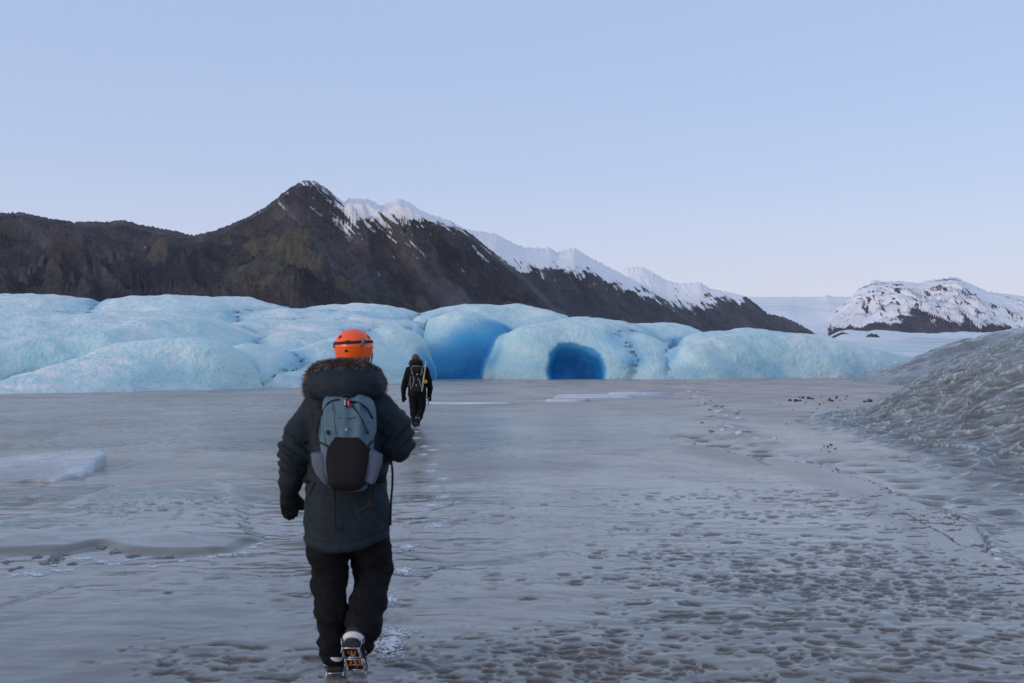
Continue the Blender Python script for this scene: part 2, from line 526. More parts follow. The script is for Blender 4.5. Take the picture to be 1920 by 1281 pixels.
def mat_rock(name, rock_lo, rock_hi, moss, scale=1.0, lean=45.0, fine_w=13.0):
    m, nt, b = new_mat(name); N = NT(nt)
    v = N.coord('Object', (scale, scale, scale))
    snow, gully, ms = N.attr('snow'), N.attr('gully'), N.attr('moss')
    n1 = N.noise(v, 0.004, 6, 0.62, 0.5); n2 = N.noise(v, 0.018, 6, 0.68); n3 = N.noise(v, 0.07, 5, 0.7); n4 = N.noise(v, 0.21, 4, 0.7)
    sv = N.coord('Object', (scale, scale, scale * 4.0), (0.05, 0.12, 0))
    turned = N.coord('Object', (1, 0.12, 1), (0, R(lean), 0))
    def runnel(w, l, detail, rough):
        mp = N.n('ShaderNodeMapping'); nt.links.new(turned, mp.inputs[0]); mp.inputs['Scale'].default_value = (1 / w, 1 / l, 1 / l)
        return N.noise(mp.outputs[0], 1.0, detail, rough, 0.35)
    strk = runnel(fine_w, fine_w * 7, 5, 0.62); rib = runnel(fine_w * 4.5, fine_w * 26, 6, 0.62)
    lay = N.noise(sv, 0.011, 5, 0.65, 0.4)
    rock = N.mix(N.map(n2, 0.36, 0.64), rock_lo, rock_hi)
    rock = N.mix(N.map(lay, 0.52, 0.66, 0, 0.6), rock, tuple(c * 0.62 for c in rock_lo))
    rock = N.mix(N.map(n3, 0.55, 0.75, 0, 0.5), rock, tuple(min(1, c * 1.5) for c in rock_hi))
    sk = rib
    rock = N.mix(N.map(sk, 0.5, 0.68, 0, 0.75), rock, tuple(min(1, c * 1.75) for c in rock_hi))
    rock = N.mix(N.map(sk, 0.5, 0.34, 0, 0.85), rock, tuple(c * 0.30 for c in rock_lo))
    rock = N.mix(N.map(n4, 0.54, 0.70, 0, 0.6), rock, tuple(c * 0.35 for c in rock_lo))
    rock = N.mix(N.map(n4, 0.46, 0.32, 0, 0.45), rock, tuple(min(1, c * 1.5) for c in rock_hi))
    mo = N.math('MULTIPLY', ms, N.map(N.math('ADD', n1, N.math('MULTIPLY', N.math('SUBTRACT', n3, 0.5), 0.6)), 0.48, 0.66))
    mo = N.math('MULTIPLY', mo, 0.8)
    rock = N.mix(N.map(gully, -0.1, 0.7, 0.0, 0.6), rock, tuple(c * 0.55 for c in rock_lo))
    rock = N.mix(mo, rock, N.mix(n3, moss, tuple(c * 1.6 for c in moss)))
    s = N.math('ADD', snow, N.math('MULTIPLY', N.math('SUBTRACT', n3, 0.5), 0.45))
    s = N.math('ADD', s, N.math('MULTIPLY', N.math('SUBTRACT', strk, 0.5), 1.25))
    s = N.math('ADD', s, N.math('MULTIPLY', N.math('SUBTRACT', n2, 0.5), 0.35))
    sm = N.map(s, 0.47, 0.56)
    N.set(b.inputs['Base Color'], N.mix(sm, rock, N.mix(n2, (0.90, 0.89, 0.88), (0.96, 0.94, 0.92))))
    b.inputs['Roughness'].default_value = 0.9
    b.inputs['Specular IOR Level'].default_value = 0.15
    bare = N.math('SUBTRACT', 1.0, N.math('MULTIPLY', sm, 0.8))
    hh = N.math('ADD', N.math('ADD', N.math('MULTIPLY', n2, 1.0), N.math('MULTIPLY', n3, 0.6)), N.math('MULTIPLY', n4, 0.3))
    N.set(b.inputs['Normal'], N.bump(N.math('MULTIPLY', bare, N.math('ADD', hh, N.math('ADD', N.math('MULTIPLY', lay, 0.7), N.math('MULTIPLY', rib, 1.6)))), 0.9, 30.0 / scale))
    return m

def mat_field():
    m, nt, b = new_mat('far_glacier_snow_ice'); N = NT(nt)
    v = N.coord('Object')
    d = N.attr('far')
    n1 = N.noise(N.coord('Object', (1, 0.25, 1)), 0.02, 6, 0.65, 0.6); n2 = N.noise(v, 0.35, 5, 0.7); n3 = N.noise(N.coord('Object', (1, 0.3, 1)), 0.0035, 6, 0.65, 0.5)
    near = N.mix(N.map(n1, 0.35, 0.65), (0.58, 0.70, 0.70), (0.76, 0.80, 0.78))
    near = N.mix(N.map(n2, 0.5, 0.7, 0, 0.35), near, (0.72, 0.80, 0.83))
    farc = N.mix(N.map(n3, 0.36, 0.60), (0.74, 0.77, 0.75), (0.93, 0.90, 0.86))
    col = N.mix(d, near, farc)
    col = N.mix(N.math('MULTIPLY', N.attr('grit'), N.map(n1, 0.40, 0.60)), col, (0.36, 0.42, 0.46))
    N.set(b.inputs['Base Color'], col)
    b.inputs['Roughness'].default_value = 0.7
    N.set(b.inputs['Normal'], N.bump(N.math('ADD', N.math('MULTIPLY', n1, 3.0), n2), 0.5, 1.2))
    return m

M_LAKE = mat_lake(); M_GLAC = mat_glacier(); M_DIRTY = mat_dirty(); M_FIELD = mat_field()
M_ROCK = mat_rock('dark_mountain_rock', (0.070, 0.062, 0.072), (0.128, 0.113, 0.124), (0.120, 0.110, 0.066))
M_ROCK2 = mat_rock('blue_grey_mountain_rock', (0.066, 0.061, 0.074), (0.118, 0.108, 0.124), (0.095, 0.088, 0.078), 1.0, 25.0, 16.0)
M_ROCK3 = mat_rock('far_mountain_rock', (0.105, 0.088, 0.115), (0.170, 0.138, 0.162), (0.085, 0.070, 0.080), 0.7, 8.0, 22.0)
M_SNOW = plain('crushed_snow', (0.72, 0.75, 0.80), 0.8, 0.3, 40, var=0.08)

# ------------------------------------------------------------------ the frozen lake: one sheet, dimpled near the viewer
PLATE = [gnd(*p) for p in [(-260, 1040), (-260, 1000), (0, 986), (102, 957), (227, 916), (292, 919), (408, 909), (449, 916), (461, 945),
         (467, 983), (493, 1012), (437, 1036), (321, 1041), (233, 1037), (181, 1026), (128, 1038), (0, 1040)]]
RIDGE = [gnd(*p) for p in [(1255, 822), (1305, 834), (1377, 850), (1446, 861), (1537, 869), (1587, 889), (1650, 912), (1712, 939),
         (1770, 969), (1829, 994), (1868, 1048), (1960, 1085)]]
RIDGE2 = [gnd(*p) for p in [(1300, 735), (1332, 759), (1346, 775), (1350, 791), (1373, 804), (1391, 822), (1440, 830)]]
CRACK = [gnd(*p) for p in [(1700, 965), (1735, 985), (1772, 1003), (1800, 1022), (1848, 1036), (1856, 1024), (1850, 1008), (1838, 994)]]
MOUND_A = [(6.6, 9.0), (6.45, 13.0), (6.5, 14.4), (7.15, 17.7), (7.55, 21.0), (7.75, 23.0), (8.3, 27.5), (9.5, 31.0), (14, 36), (24, 46), (40, 46), (40, 9)]
MOUND_B = [(33.5, 93), (29.5, 86), (26.0, 76), (25.5, 68), (27, 60), (30, 52), (40, 44), (75, 44), (75, 110), (40, 110)]

RIP = [(1640, 1100, 2.2, 2.2, 0.92), (1500, 960, 2.0, 2.4, 0.62), (1100, 1235, 1.7, 0.75, 0.95), (450, 1245, 0.9, 0.4, 0.7), (1750, 1250, 2.2, 1.0, 0.8),
       (850, 965, 1.6, 1.8, 0.26), (1350, 1200, 1.2, 1.2, 0.35), (780, 1250, 0.6, 0.5, 0.7), (300, 960, 1.3, 1.2, 0.45), (250, 1130, 1.4, 0.5, 0.20)]

def lake_parts(x, y):
    rip = np.full(np.shape(x), 0.05)
    for px, py, rx, ry, a in RIP:
        c = gnd(px, py)
        rip = np.maximum(rip, a * np.exp(-(((x - c[0]) / rx) ** 2 + ((y - c[1]) / ry) ** 2)))
    rip = np.clip(rip * (0.80 + 0.55 * fbm(x * 0.6, y * 1.5, 3, 6)) + 0.12 * fbm(x * 0.9, y * 0.9, 3, 5), 0.02, 1)
    wx = x + 0.07 * pn2(x * 3, y * 3, 3) + 0.02 * pn2(x * 11, y * 11, 5); wy = y + 0.07 * pn2(x * 3, y * 3, 8) + 0.02 * pn2(x * 11, y * 11, 9)
    f1, f2, cid = worley(wx / 0.125, wy / 0.090, 2)
    on = sstep(0.0, 0.22, rip * 1.02 - cid)
    w1, w2, wid_ = worley(wx / 0.24 + 4, wy / 0.088 + 9, 12)
    reg = sstep(-0.12, 0.18, pn2(x * 0.55, y * 0.55, 33))
    sh = np.maximum(sstep(0.54, 0.20, f1) * on * (1 - 0.75 * reg), sstep(0.52, 0.22, w1) * sstep(0.0, 0.22, rip * 1.05 - wid_) * reg)
    g1, g2, gid = worley(wx / 0.065 + 7, wy / 0.046 + 3, 5)
    sh2 = sstep(0.5, 0.18, g1) * sstep(0.0, 0.2, rip * 0.75 - gid)
    pit = np.maximum(sh, 0.55 * sh2)
    near = sstep(34, 14, y)
    crest = (1 - np.abs(pn2(x * 3.2, y * 7.0, 21))) * sstep(0.05, 0.6, rip + 0.25)
    z = -0.018 * pit * near + 0.005 * near * pn2(x * 2.4, y * 4.0, 14) + 0.006 * near * (crest - 0.6)
    z = z + 0.0008 * near * pn2(x * 9, y * 12, 15)
    z = z + 0.03 * fbm(x * 0.22, y * 0.3, 3, 2) * sstep(2, 9, y)
    # plate of older ice pushed up on the left
    ps = poly_sd(x, y, PLATE) + 0.05 * pn2(x * 3, y * 3, 31)
    inplate = sstep(-0.02, 0.14, ps)
    z = z + inplate * 0.045 + 0.035 * sstep(0, 0.9, ps) + 0.04 * np.exp(-((ps - 0.10) / 0.10) ** 2) * sstep(10.5, 12.5, y)
    # pressure ridge
    d, s, side = line_d(x, y, RIDGE)
    side = -side
    d = d + 0.05 * pn2(x * 5, y * 5, 4)
    wob = 0.6 + 0.5 * pn2(s * 1.7, s * 0 + 3.1, 6)
    ridge = np.exp(-(d / 0.16) ** 2) * wob
    z = z + 0.010 * ridge - 0.022 * sstep(0.0, 0.25, d) * (side > 0) * sstep(1.8, 0.4, d) + 0.012 * (side < 0) * sstep(0.9, 0.1, d)
    z = z + 0.014 * ridge * np.abs(pn2(x * 9, y * 9, 40))
    d2, s2, sd2 = line_d(x, y, RIDGE2)
    d2 = d2 + 0.3 * pn2(x * 1.2, y * 1.2, 4)
    z = z + 0.06 * np.exp(-(d2 / 0.45) ** 2) * (0.5 + np.abs(pn2(x * 2.5, y * 2.5, 44)))
    dc, sc_, _ = line_d(x, y, CRACK)
    dc = dc + 0.015 * pn2(x * 14, y * 14, 9)
    crack = np.exp(-(dc / 0.014) ** 2)
    z = z - 0.03 * crack
    # scalloped foot of the dirty mound reaching out under the lake ice
    ms = -poly_sd(x, y, MOUND_A)
    dr = d
    foot = np.maximum(sstep(1.3, 0.1, ms) * sstep(11.5, 13, y), 0.9 * sstep(1.0, 0.15, np.abs(dr - 0.55)) * (side > 0) * sstep(9, 11, y))
    k1, k2, kid = worley((x + 0.1 * pn2(x * 2, y * 2, 2)) / 0.62, (y + 0.12 * pn2(x * 2, y * 2, 7)) / 0.42, 9)
    fs = sstep(0.55, 0.12, k1) * foot * sstep(0.25, 0.5, kid)
    z = z - 0.05 * fs
    return z, rip, pit * near, ps, d, side, ridge, crack, fs, d2, ms

def lake_z(x, y):
    return float(lake_parts(np.array([x], float), np.array([y], float))[0][0])

def build_lake():
    inv = np.linspace(1 / 4.6, 1 / 130.0, 520)
    ys = np.concatenate([[-300, -60, -20, -6, -2, 0.5, 2.0, 3.2, 4.0], 1 / inv, [180, 400, 1500]])
    us = np.concatenate([[-25, -9, -4, -2.4, -1.8, -1.5], np.linspace(-1.26, 1.36, 820), [1.6, 1.9, 2.5, 4, 9, 25]])
    w = np.minimum(np.maximum(ys, 4.0) * 0.5143, 450)
    Y = np.repeat(ys[:, None], len(us), 1); X = us[None, :] * w[:, None]
    z, rip, pit, ps, d, side, ridge, crack, fs, d2, ms = lake_parts(X, Y)
    z = np.where(Y > 131, -4.0, z)
    z = np.where(Y < 3, 0.0, z)
    n = fbm(X * 0.5, Y * 0.5, 4, 50); n2 = fbm(X * 0.12, Y * 0.3, 4, 55)
    mud = np.maximum(sstep(0.15, 0.55, pit), sstep(0.3, 0.8, fs))
    mud = np.maximum(mud, crack)
    mud = np.maximum(mud, 0.7 * ridge ** 3 * sstep(0.2, 0.5, np.abs(pn2(X * 6, Y * 6, 60))) * (side > 0))
    edge = np.exp(-((ps + 0.03) / 0.03) ** 2) * sstep(9.6, 8.8, Y) * sstep(-0.1, 0.25, pn2(X * 3, Y * 2, 61))
    mud = np.maximum(mud, edge)
    pale = 0.95 * (side < 0) * sstep(1.1, 0.10, d + 0.25 * n) * sstep(22, 14, Y)
    pale = np.maximum(pale, 0.7 * np.exp(-((ps - 0.1) / 0.13) ** 2) * sstep(10.3, 12, Y))
    pale = np.maximum(pale, 0.5 * np.exp(-(d2 / 0.7) ** 2) * sstep(0, 0.4, n))
    for px, py, rx, ry, a in [(1050, 1071, 0.20, 0.10, 0.95), (1100, 1066, 0.16, 0.05, 0.7), (1080, 930, 0.4, 0.35, 0.5), (300, 865, 3.0, 0.9, 0.28), (900, 870, 1.6, 1.2, 0.18),
                              (1000, 757, 4.0, 0.8, 0.6), (1130, 744, 4.0, 1.2, 0.8), (700, 757, 7.0, 0.9, 0.4), (160, 739, 14, 0.8, 0.7)]:
        c = gnd(px, py)
        q = np.exp(-(((X - c[0]) / rx) ** 2 + ((Y - c[1]) / ry) ** 2) ** 1.5) * a
        pale = np.maximum(pale, q * (0.8 + 0.4 * n))
    sand = sstep(20, 45, Y) * np.clip(0.35 + 0.9 * sstep(-8, 12, X) + 0.5 * n2, 0, 1)
    sand = np.maximum(sand, 0.5 * sstep(0, 3, X - 5.5) * sstep(19, 27, Y))
    green = np.maximum(0.85 * sstep(0.0, 0.25, ps), 0.75 * sstep(17, 20, Y) * sstep(33, 27, Y) * sstep(-7, -2, X) * sstep(5, 1, X))
    green = np.maximum(green, 0.8 * (side > 0) * sstep(0.2, 0.8, d) * sstep(4, 2.4, d) * sstep(18, 14, Y))
    gx = sstep(-1, -4, X) * sstep(16, 22, Y) * sstep(55, 40, Y)
    pitm = np.clip(0.9 * gx + 0.5 * sstep(0.2, 0.7, rip) + 0.7 * np.exp(-((Y - 11) / 3.0) ** 2) * sstep(-2.5, -0.8, X) * sstep(2.2, 0.5, X)
                   + 0.8 * np.exp(-((Y - 20) / 2.2) ** 2) * sstep(2, -1, X) + 0.08, 0, 1)
    inner = sstep(1.62, 1.40, np.abs(us - 0.06))[None, :] * np.ones_like(Y)
    z = z * np.where(Y > 131, 1, inner); mud = mud * inner; pale = pale * inner
    px_ = X + 0.5 * fbm(X * 0.5, Y * 0.5, 3, 140); py_ = Y + 0.5 * fbm(X * 0.5, Y * 0.5, 3, 150)
    q1, q2, qid = worley(px_ / 3.4, py_ / 4.6, 21)
    r1, r2, rid = worley(px_ / 1.1 + 3, py_ / 1.5 + 8, 25)
    tone = 0.5 + 0.55 * (qid - 0.5) + 0.30 * (rid - 0.5) * sstep(0.3, 0.6, qid)
    crk = sstep(0.030, 0.006, q2 - q1) * sstep(-0.2, 0.3, pn2(X * 0.7, Y * 0.7, 160)) * sstep(30, 18, Y) * inner
    V = np.stack([X, Y, z - 0.006 * crk], -1).reshape(-1, 3)
    o = np_mesh('frozen_lake', V, grid_faces(len(ys), len(us)), M_LAKE, None,
                dict(tone=tone, crk=crk, dry=np.clip(sstep(8.5, 17, Y) + 0.35 * n, 0, 1), wet=(side > 0) * sstep(0.15, 0.7, d) * sstep(3.8, 2.6, d) * sstep(16.5, 13, Y) * sstep(0.6, 0.0, fs), mud=mud, pale=pale, sand=sand, green=green, pit=pitm))
    return props(o, 'grey frozen lake covered in dimpled wet ice and silt', kind='structure')

LAKE = build_lake()

# ------------------------------------------------------------------ the glacier front: rounded lobes, an alcove and a cave
def seg(pts, sq):
    out = []
    for px, py, D, r in pts:
        p = at(px, py, D); out.append((p[0], p[1], (p[2] - r / sq) * sq, r))
    return out, sq

LOBES = [
    seg([(-260, 742, 46, 3.0), (-60, 735, 49, 2.6), (150, 690, 54.5, 4.4), (335, 641, 60, 5.2)], 1.3),
    seg([(335, 641, 60, 5.2), (380, 668, 60, 3.0)], 1.3),
    seg([(425, 668, 62, 3.6), (470, 655, 65, 5), (500, 660, 67, 4.6)], 1.3),
    seg([(535, 700, 62, 2.6), (590, 656, 69, 4.6), (650, 640, 76, 5.6)], 1.2),
    seg([(690, 618, 85, 5), (725, 622, 86, 4.2), (742, 665, 83, 3.4), (752, 700, 81, 2.6)], 1.0),
    seg([(640, 660, 76, 5), (700, 690, 77, 4)], 1.2),
    seg([(-300, 600, 70, 11), (-60, 615, 70, 9), (120, 601, 74, 10), (300, 590, 78, 10), (380, 625, 77, 6)], 2.0),
    seg([(415, 640, 80, 5), (500, 606, 85, 8), (600, 601, 88, 8), (648, 612, 88, 6)], 1.7),
    seg([(-320, 556, 98, 16), (60, 557, 98, 15), (135, 564, 99, 13)], 3.0),
    seg([(200, 566, 100, 11), (273, 564, 99, 11), (357, 558, 97, 11), (430, 566, 99, 10), (500, 576, 101, 10)], 2.4),
    seg([(540, 582, 102, 10), (600, 580, 101, 10), (684, 577, 101, 10), (750, 588, 103, 9)], 2.4),
    seg([(-200, 588, 86, 11), (60, 586, 87, 11), (200, 592, 88, 9)], 2.4),
    seg([(380, 606, 92, 7), (520, 592, 94, 9), (640, 592, 95, 9), (735, 597, 97, 8)], 2.2),
    seg([(835, 583, 100, 8), (900, 577, 102, 8), (962, 575, 103, 8), (1005, 587, 102, 6), (1045, 606, 101, 4.5)], 1.25),
    seg([(1000, 624, 90.8, 3.3), (1030, 612, 93, 4.6), (1070, 604, 96, 6), (1135, 599, 98, 6.5)], 1.1),
    seg([(978, 660, 90.0, 2.8), (990, 632, 91, 3.0)], 1.0),
    seg([(1000, 650, 90, 4.5), (1090, 632, 92, 6), (1150, 640, 91, 4.2)], 1.15),
    seg([(1150, 600, 101, 7), (1215, 606, 101, 6), (1250, 614, 101, 5), (1300, 624, 102, 6)], 1.5),
    seg([(1165, 640, 91, 3.2), (1190, 631, 92, 3.6), (1205, 660, 90, 3.4), (1222, 690, 88.5, 2.6)], 1.0),
    seg([(1295, 650, 90.5, 4.0), (1335, 627, 95, 6.0), (1400, 622, 98, 7), (1470, 630, 100, 7), (1541, 642, 102, 6)], 1.25),
    seg([(1480, 644, 100, 7), (1580, 656, 104, 8), (1680, 671, 106, 7), (1770, 692, 104, 4)], 2.0),
    seg([(1560, 650, 120, 12), (1700, 665, 122, 12), (1900, 672, 124, 12)], 3.0),
    seg([(30, 640, 66, 5), (110, 628, 70, 5)], 1.8),
    seg([(215, 622, 68, 4), (300, 612, 72, 5)], 1.6),
    seg([(545, 628, 77, 4), (600, 622, 80, 5)], 1.5),
    seg([(440, 588, 93, 6), (560, 586, 96, 7)], 2.2),
    seg([(800, 592, 97, 3.5), (770, 600, 96, 4)], 1.6),
    seg([(1235, 652, 93, 3.0), (1262, 640, 97, 3.6)], 1.2),
    seg([(1110, 612, 93, 2.6), (1165, 618, 94, 3.0)], 1.4),
    seg([(1330, 640, 96, 4.0), (1400, 634, 99, 5)], 1.3),
    seg([(1560, 690, 98, 3.4), (1640, 694, 99, 3.0)], 1.6),
    seg([(40, 575, 93, 7), (160, 578, 95, 8)], 2.6),
    seg([(270, 578, 92, 6), (350, 582, 90, 6)], 2.4),

]
DOME_C = at(868, 586, 94.5); DOME_C[2] = -0.6
DOME_R = (6.1, 7.4, at(868, 586, 94.5)[2] + 0.6)
CAVE_C = at(1081, 690, 86.2); CAVE_R = (2.15, 2.9, 2.25)
ALC_C = at(908, 680, 82.6); ALC_R = (5.6, 5.6, 5.4)

def lobes_at(P):
    out = []
    for pts, sq in LOBES:
        Q = (P[0], P[1], P[2] * sq)
        f = None
        for p, q in zip(pts[:-1], pts[1:]):
            g = rcone(Q, p[:3], q[:3], p[3], q[3])
            f = g if f is None else smin(f, g, 0.8)
        out.append(f / (1 + 0.35 * (sq - 1)))
    out.append(ell(P, DOME_C, DOME_R))
    return out

def cave_f(P):
    q = [np.abs(P[0] - CAVE_C[0]) / CAVE_R[0], np.abs(P[1] - CAVE_C[1]) / CAVE_R[1], np.abs(P[2] - CAVE_C[2]) / CAVE_R[2]]
    return ((q[0] ** 2.3 + q[1] ** 2.8 + q[2] ** 2.3) ** (1 / 2.4) - 1) * 2.4 + 0.16 * pn2(P[0] * 0.9, P[2] * 0.9 + 3, 77) - 0.12 * sstep(1.2, 0.0, P[2]) * sstep(0.5, 2.0, P[0] - CAVE_C[0])

CREV = [[(770, 622, 92.5, 0.10), (758, 645, 89.5, 0.20), (748, 666, 87.5, 0.08)], [(1269, 640, 96, 0.12), (1257, 662, 92, 0.18), (1249, 682, 90, 0.22), (1244, 700, 88.5, 0.14)],
        [(654, 598, 93, 0.10), (646, 606, 91, 0.22), (640, 614, 89, 0.08)], [(1150, 628, 94, 0.08), (1166, 622, 97, 0.22), (1170, 612, 99, 0.08)]]
def crev_f(P):
    f = None
    for cv in CREV:
        pts = [tuple(at(a, b_, D)) + (r,) for a, b_, D, r in cv]
        for p, q in zip(pts[:-1], pts[1:]):
            g = rcone((P[0], P[1] * 0.13, P[2]), (p[0], p[1] * 0.13, p[2]), (q[0], q[1] * 0.13, q[2]), p[3], q[3])
            f = g if f is None else np.minimum(f, g)
    return f

def glacier_f(P):
    f = None
    L = lobes_at(P)
    for ix in ((0, 1), (2,), (3, 5), (4,), (6, 22, 23), (7, 24), (8,), (9, 32), (10,), (11, 31), (12, 25), (13,), (33,), (14, 15, 16, 28), (17,), (18,), (19, 20), (21,), (26,), (27,), (29,), (30,)):
        g = L[ix[0]]
        for i in ix[1:]: g = smin(g, L[i], 2.2)
        f = g if f is None else smin(f, g, 0.35)
    # the alcove bites only the dome, behind the lobe to its right
    al = ell(P, ALC_C, ALC_R)
    front = smin(smin(smin(L[14], L[15], 2.2), L[16], 2.2), L[28], 2.2)
    f = smin(smax(f, -al, 0.9), front, 0.30)
    f = smax(f, -cave_f(P), 0.45)
    f = smax(f, -crev_f(P), 0.15)
    return f

def build_glacier():
    h = 0.25
    V, Q = nets(glacier_f, (-52.0, 43.0, -0.7), (62.0, 112.0, 8.6), h)
    def relax(A):
        c = A[Q].mean(1); out = np.zeros_like(A); n_ = np.bincount(Q.ravel(), minlength=len(A)).astype(float)
        for k in range(4):
            if A.ndim == 1: out += np.bincount(Q[:, k], c, len(A))
            else:
                for a in range(3): out[:, a] += np.bincount(Q[:, k], c[:, a], len(A))
        return out / (np.maximum(n_, 1) if A.ndim == 1 else np.maximum(n_, 1)[:, None])
    V = relax(relax(V))
    P = (V[:, 0], V[:, 1], V[:, 2])
    n = mesh_normals(V, Q)
    cav = cave_f(P); al = ell(P, ALC_C, ALC_R)
    incave = sstep(0.34, 0.05, np.abs(cav)) * (V[:, 1] < CAVE_C[1] + 7) * sstep(0.9, 0.3, cav)
    incave = np.where((cav < 0.35) & (V[:, 1] > CAVE_C[1] - 1.0), np.maximum(incave, 0.9), incave) * (V[:, 2] > -1)
    L = np.stack(lobes_at(P))
    G = [np.min(L[list(ix)], 0) for ix in ((0, 1), (2,), (3, 5), (4,), (6, 22, 23), (7, 24), (8,), (9, 32), (10,), (11, 31), (12, 25), (13, 33), (14, 15, 16, 28), (17,), (18,), (19, 20), (21,), (26,), (27,), (29,), (30,))]
    Ls = np.sort(np.stack(G), 0)
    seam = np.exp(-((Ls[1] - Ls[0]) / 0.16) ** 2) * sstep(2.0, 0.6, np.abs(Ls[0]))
    cvd = crev_f(P)
    dome = sstep(0.9, 0.1, np.minimum(np.abs(L[-1]), np.abs(al))) * (V[:, 1] < 97)
    bx = (V[:, 0] / V[:, 1] * FP + CX)
    bz = V[:, 2]
    uv = 0.75 * (bx - 760) / 170.0 + 0.95 * (5.9 - bz) / 5.9 + 0.10 * pn3(V[:, 0] * 0.35, V[:, 1] * 0.3, V[:, 2] * 0.5, 21)
    cl = 0.16 + 0.84 * sstep(0.30, 1.55, uv) ** 1.15
    cl = cl * sstep(740, 790, bx) * sstep(6.6, 4.6, bz)
    right = smin(smin(smin(L[14], L[15], 2.2), L[16], 2.2), L[28], 2.2)
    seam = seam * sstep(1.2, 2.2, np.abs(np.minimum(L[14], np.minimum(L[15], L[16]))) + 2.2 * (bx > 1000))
    clear = dome * np.clip(cl, 0, 1) * sstep(0.10, 0.45, right)
    clear = np.maximum(clear, 0.34 * sstep(0.8, 0.0, cvd))
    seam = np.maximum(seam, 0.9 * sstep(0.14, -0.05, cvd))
    clear = np.maximum(clear, incave * (0.72 + 0.28 * sstep(2.9, 1.4, bz)))
    wide = np.exp(-((Ls[1] - Ls[0]) / 0.8) ** 2)
    steep = sstep(0.85, 0.35, n[:, 2])
    clear = np.maximum(clear, 0.26 * wide * sstep(0.2, 1.5, bz) + 0.13 * steep + 0.16 * steep * sstep(-0.1, 0.5, fbm(V[:, 0] * 0.2, V[:, 2] * 0.3 + V[:, 1] * 0.1, 3, 18)))
    clear = np.clip(clear + 0.10 * pn3(V[:, 0] * 0.3, V[:, 1] * 0.3, V[:, 2] * 0.5, 3) * (clear > 0.1), 0, 1)
    # low bands of bluer ice and silt-washed foot
    clear = np.maximum(clear, 0.20 * sstep(0.9, 0.2, bz) * sstep(-0.2, 0.3, fbm(V[:, 0] * 0.25, V[:, 1] * 0.25, 3, 8)) * (dome < 0.3))
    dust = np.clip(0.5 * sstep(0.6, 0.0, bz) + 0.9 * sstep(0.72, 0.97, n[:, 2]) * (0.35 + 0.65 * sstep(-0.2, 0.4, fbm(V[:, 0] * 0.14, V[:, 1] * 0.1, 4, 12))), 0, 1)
    sm = 1 - np.clip(clear * 1.3, 0, 0.9)
    dsp = (0.30 * (1 - 1.8 * np.abs(pn3(V[:, 0] * 0.16 + 0.3 * V[:, 2], V[:, 1] * 0.16, V[:, 2] * 0.30, 9))) + 0.22 * pn3(V[:, 0] * 0.33, V[:, 1] * 0.33, V[:, 2] * 0.4, 1) + 0.11 * pn3(V[:, 0] * 0.9, V[:, 1] * 0.9, V[:, 2] * 1.1, 2)
           + 0.05 * pn3(V[:, 0] * 1.7, V[:, 1] * 1.7, V[:, 2] * 1.7, 4)) * sm
    dsp -= 0.45 * seam * sstep(0.1, 0.5, pn3(V[:, 0] * 0.2, V[:, 1] * 0.2, V[:, 2] * 0.2, 7) + 0.35)
    V = V + n * dsp[:, None]
    clear = np.maximum(relax(clear), incave * 0.7)
    o = np_mesh('glacier_front', V, Q, M_GLAC, None, dict(clear=clear, seam=seam, dust=dust))
    return props(o, 'pale blue glacier front of rounded ice lobes with a deep blue cave and alcove', kind='structure')

GLACIER = build_glacier()

# ------------------------------------------------------------------ the glacier behind, rising to the ice cap on the horizon
FD = np.array([104, 130, 180, 260, 500, 1000, 2000, 3000, 4000, 5000, 6200, 7500, 9500, 14000.0])
FY = np.array([708, 694, 683, 668, 652, 642, 634, 628.5, 621, 606, 588, 571, 560.5, 557.0])
def field_z(X, Y):
    py = np.interp(np.log(np.maximum(Y, 60)), np.log(FD), FY)
    py = py + 13 * sstep(0.336, 0.312, X / Y) * sstep(900, 2000, Y) * sstep(6200, 4600, Y)
    z = CAMZ + (HY - py) * Y / FP
    return z + (0.0016 + 0.0016 * sstep(900, 4000, Y)) * Y * fbm(X / (0.06 * Y + 14), Y / (0.22 * Y + 14), 4, 70) * sstep(104, 180, Y) * sstep(12500, 8000, Y)

def build_field():
    ys = np.exp(np.linspace(math.log(100), math.log(14000), 260))
    pxs = np.concatenate([[-1200, 0, 600, 1000, 1150], np.linspace(1250, 2250, 260), [2500, 3000]])
    Y = np.repeat(ys[:, None], len(pxs), 1); X = (pxs[None, :] - CX) / FP * Y
    Z = field_z(X, Y)
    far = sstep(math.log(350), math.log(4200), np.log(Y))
    grit = sstep(300, 700, Y) * sstep(2600, 1500, Y) * sstep(0.36, 0.42, X / Y) * 0.9
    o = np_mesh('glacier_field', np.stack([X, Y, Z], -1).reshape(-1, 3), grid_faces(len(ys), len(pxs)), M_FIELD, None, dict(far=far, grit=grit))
    return props(o, 'wide pale glacier rising between the mountains to the horizon', kind='structure')

build_field()

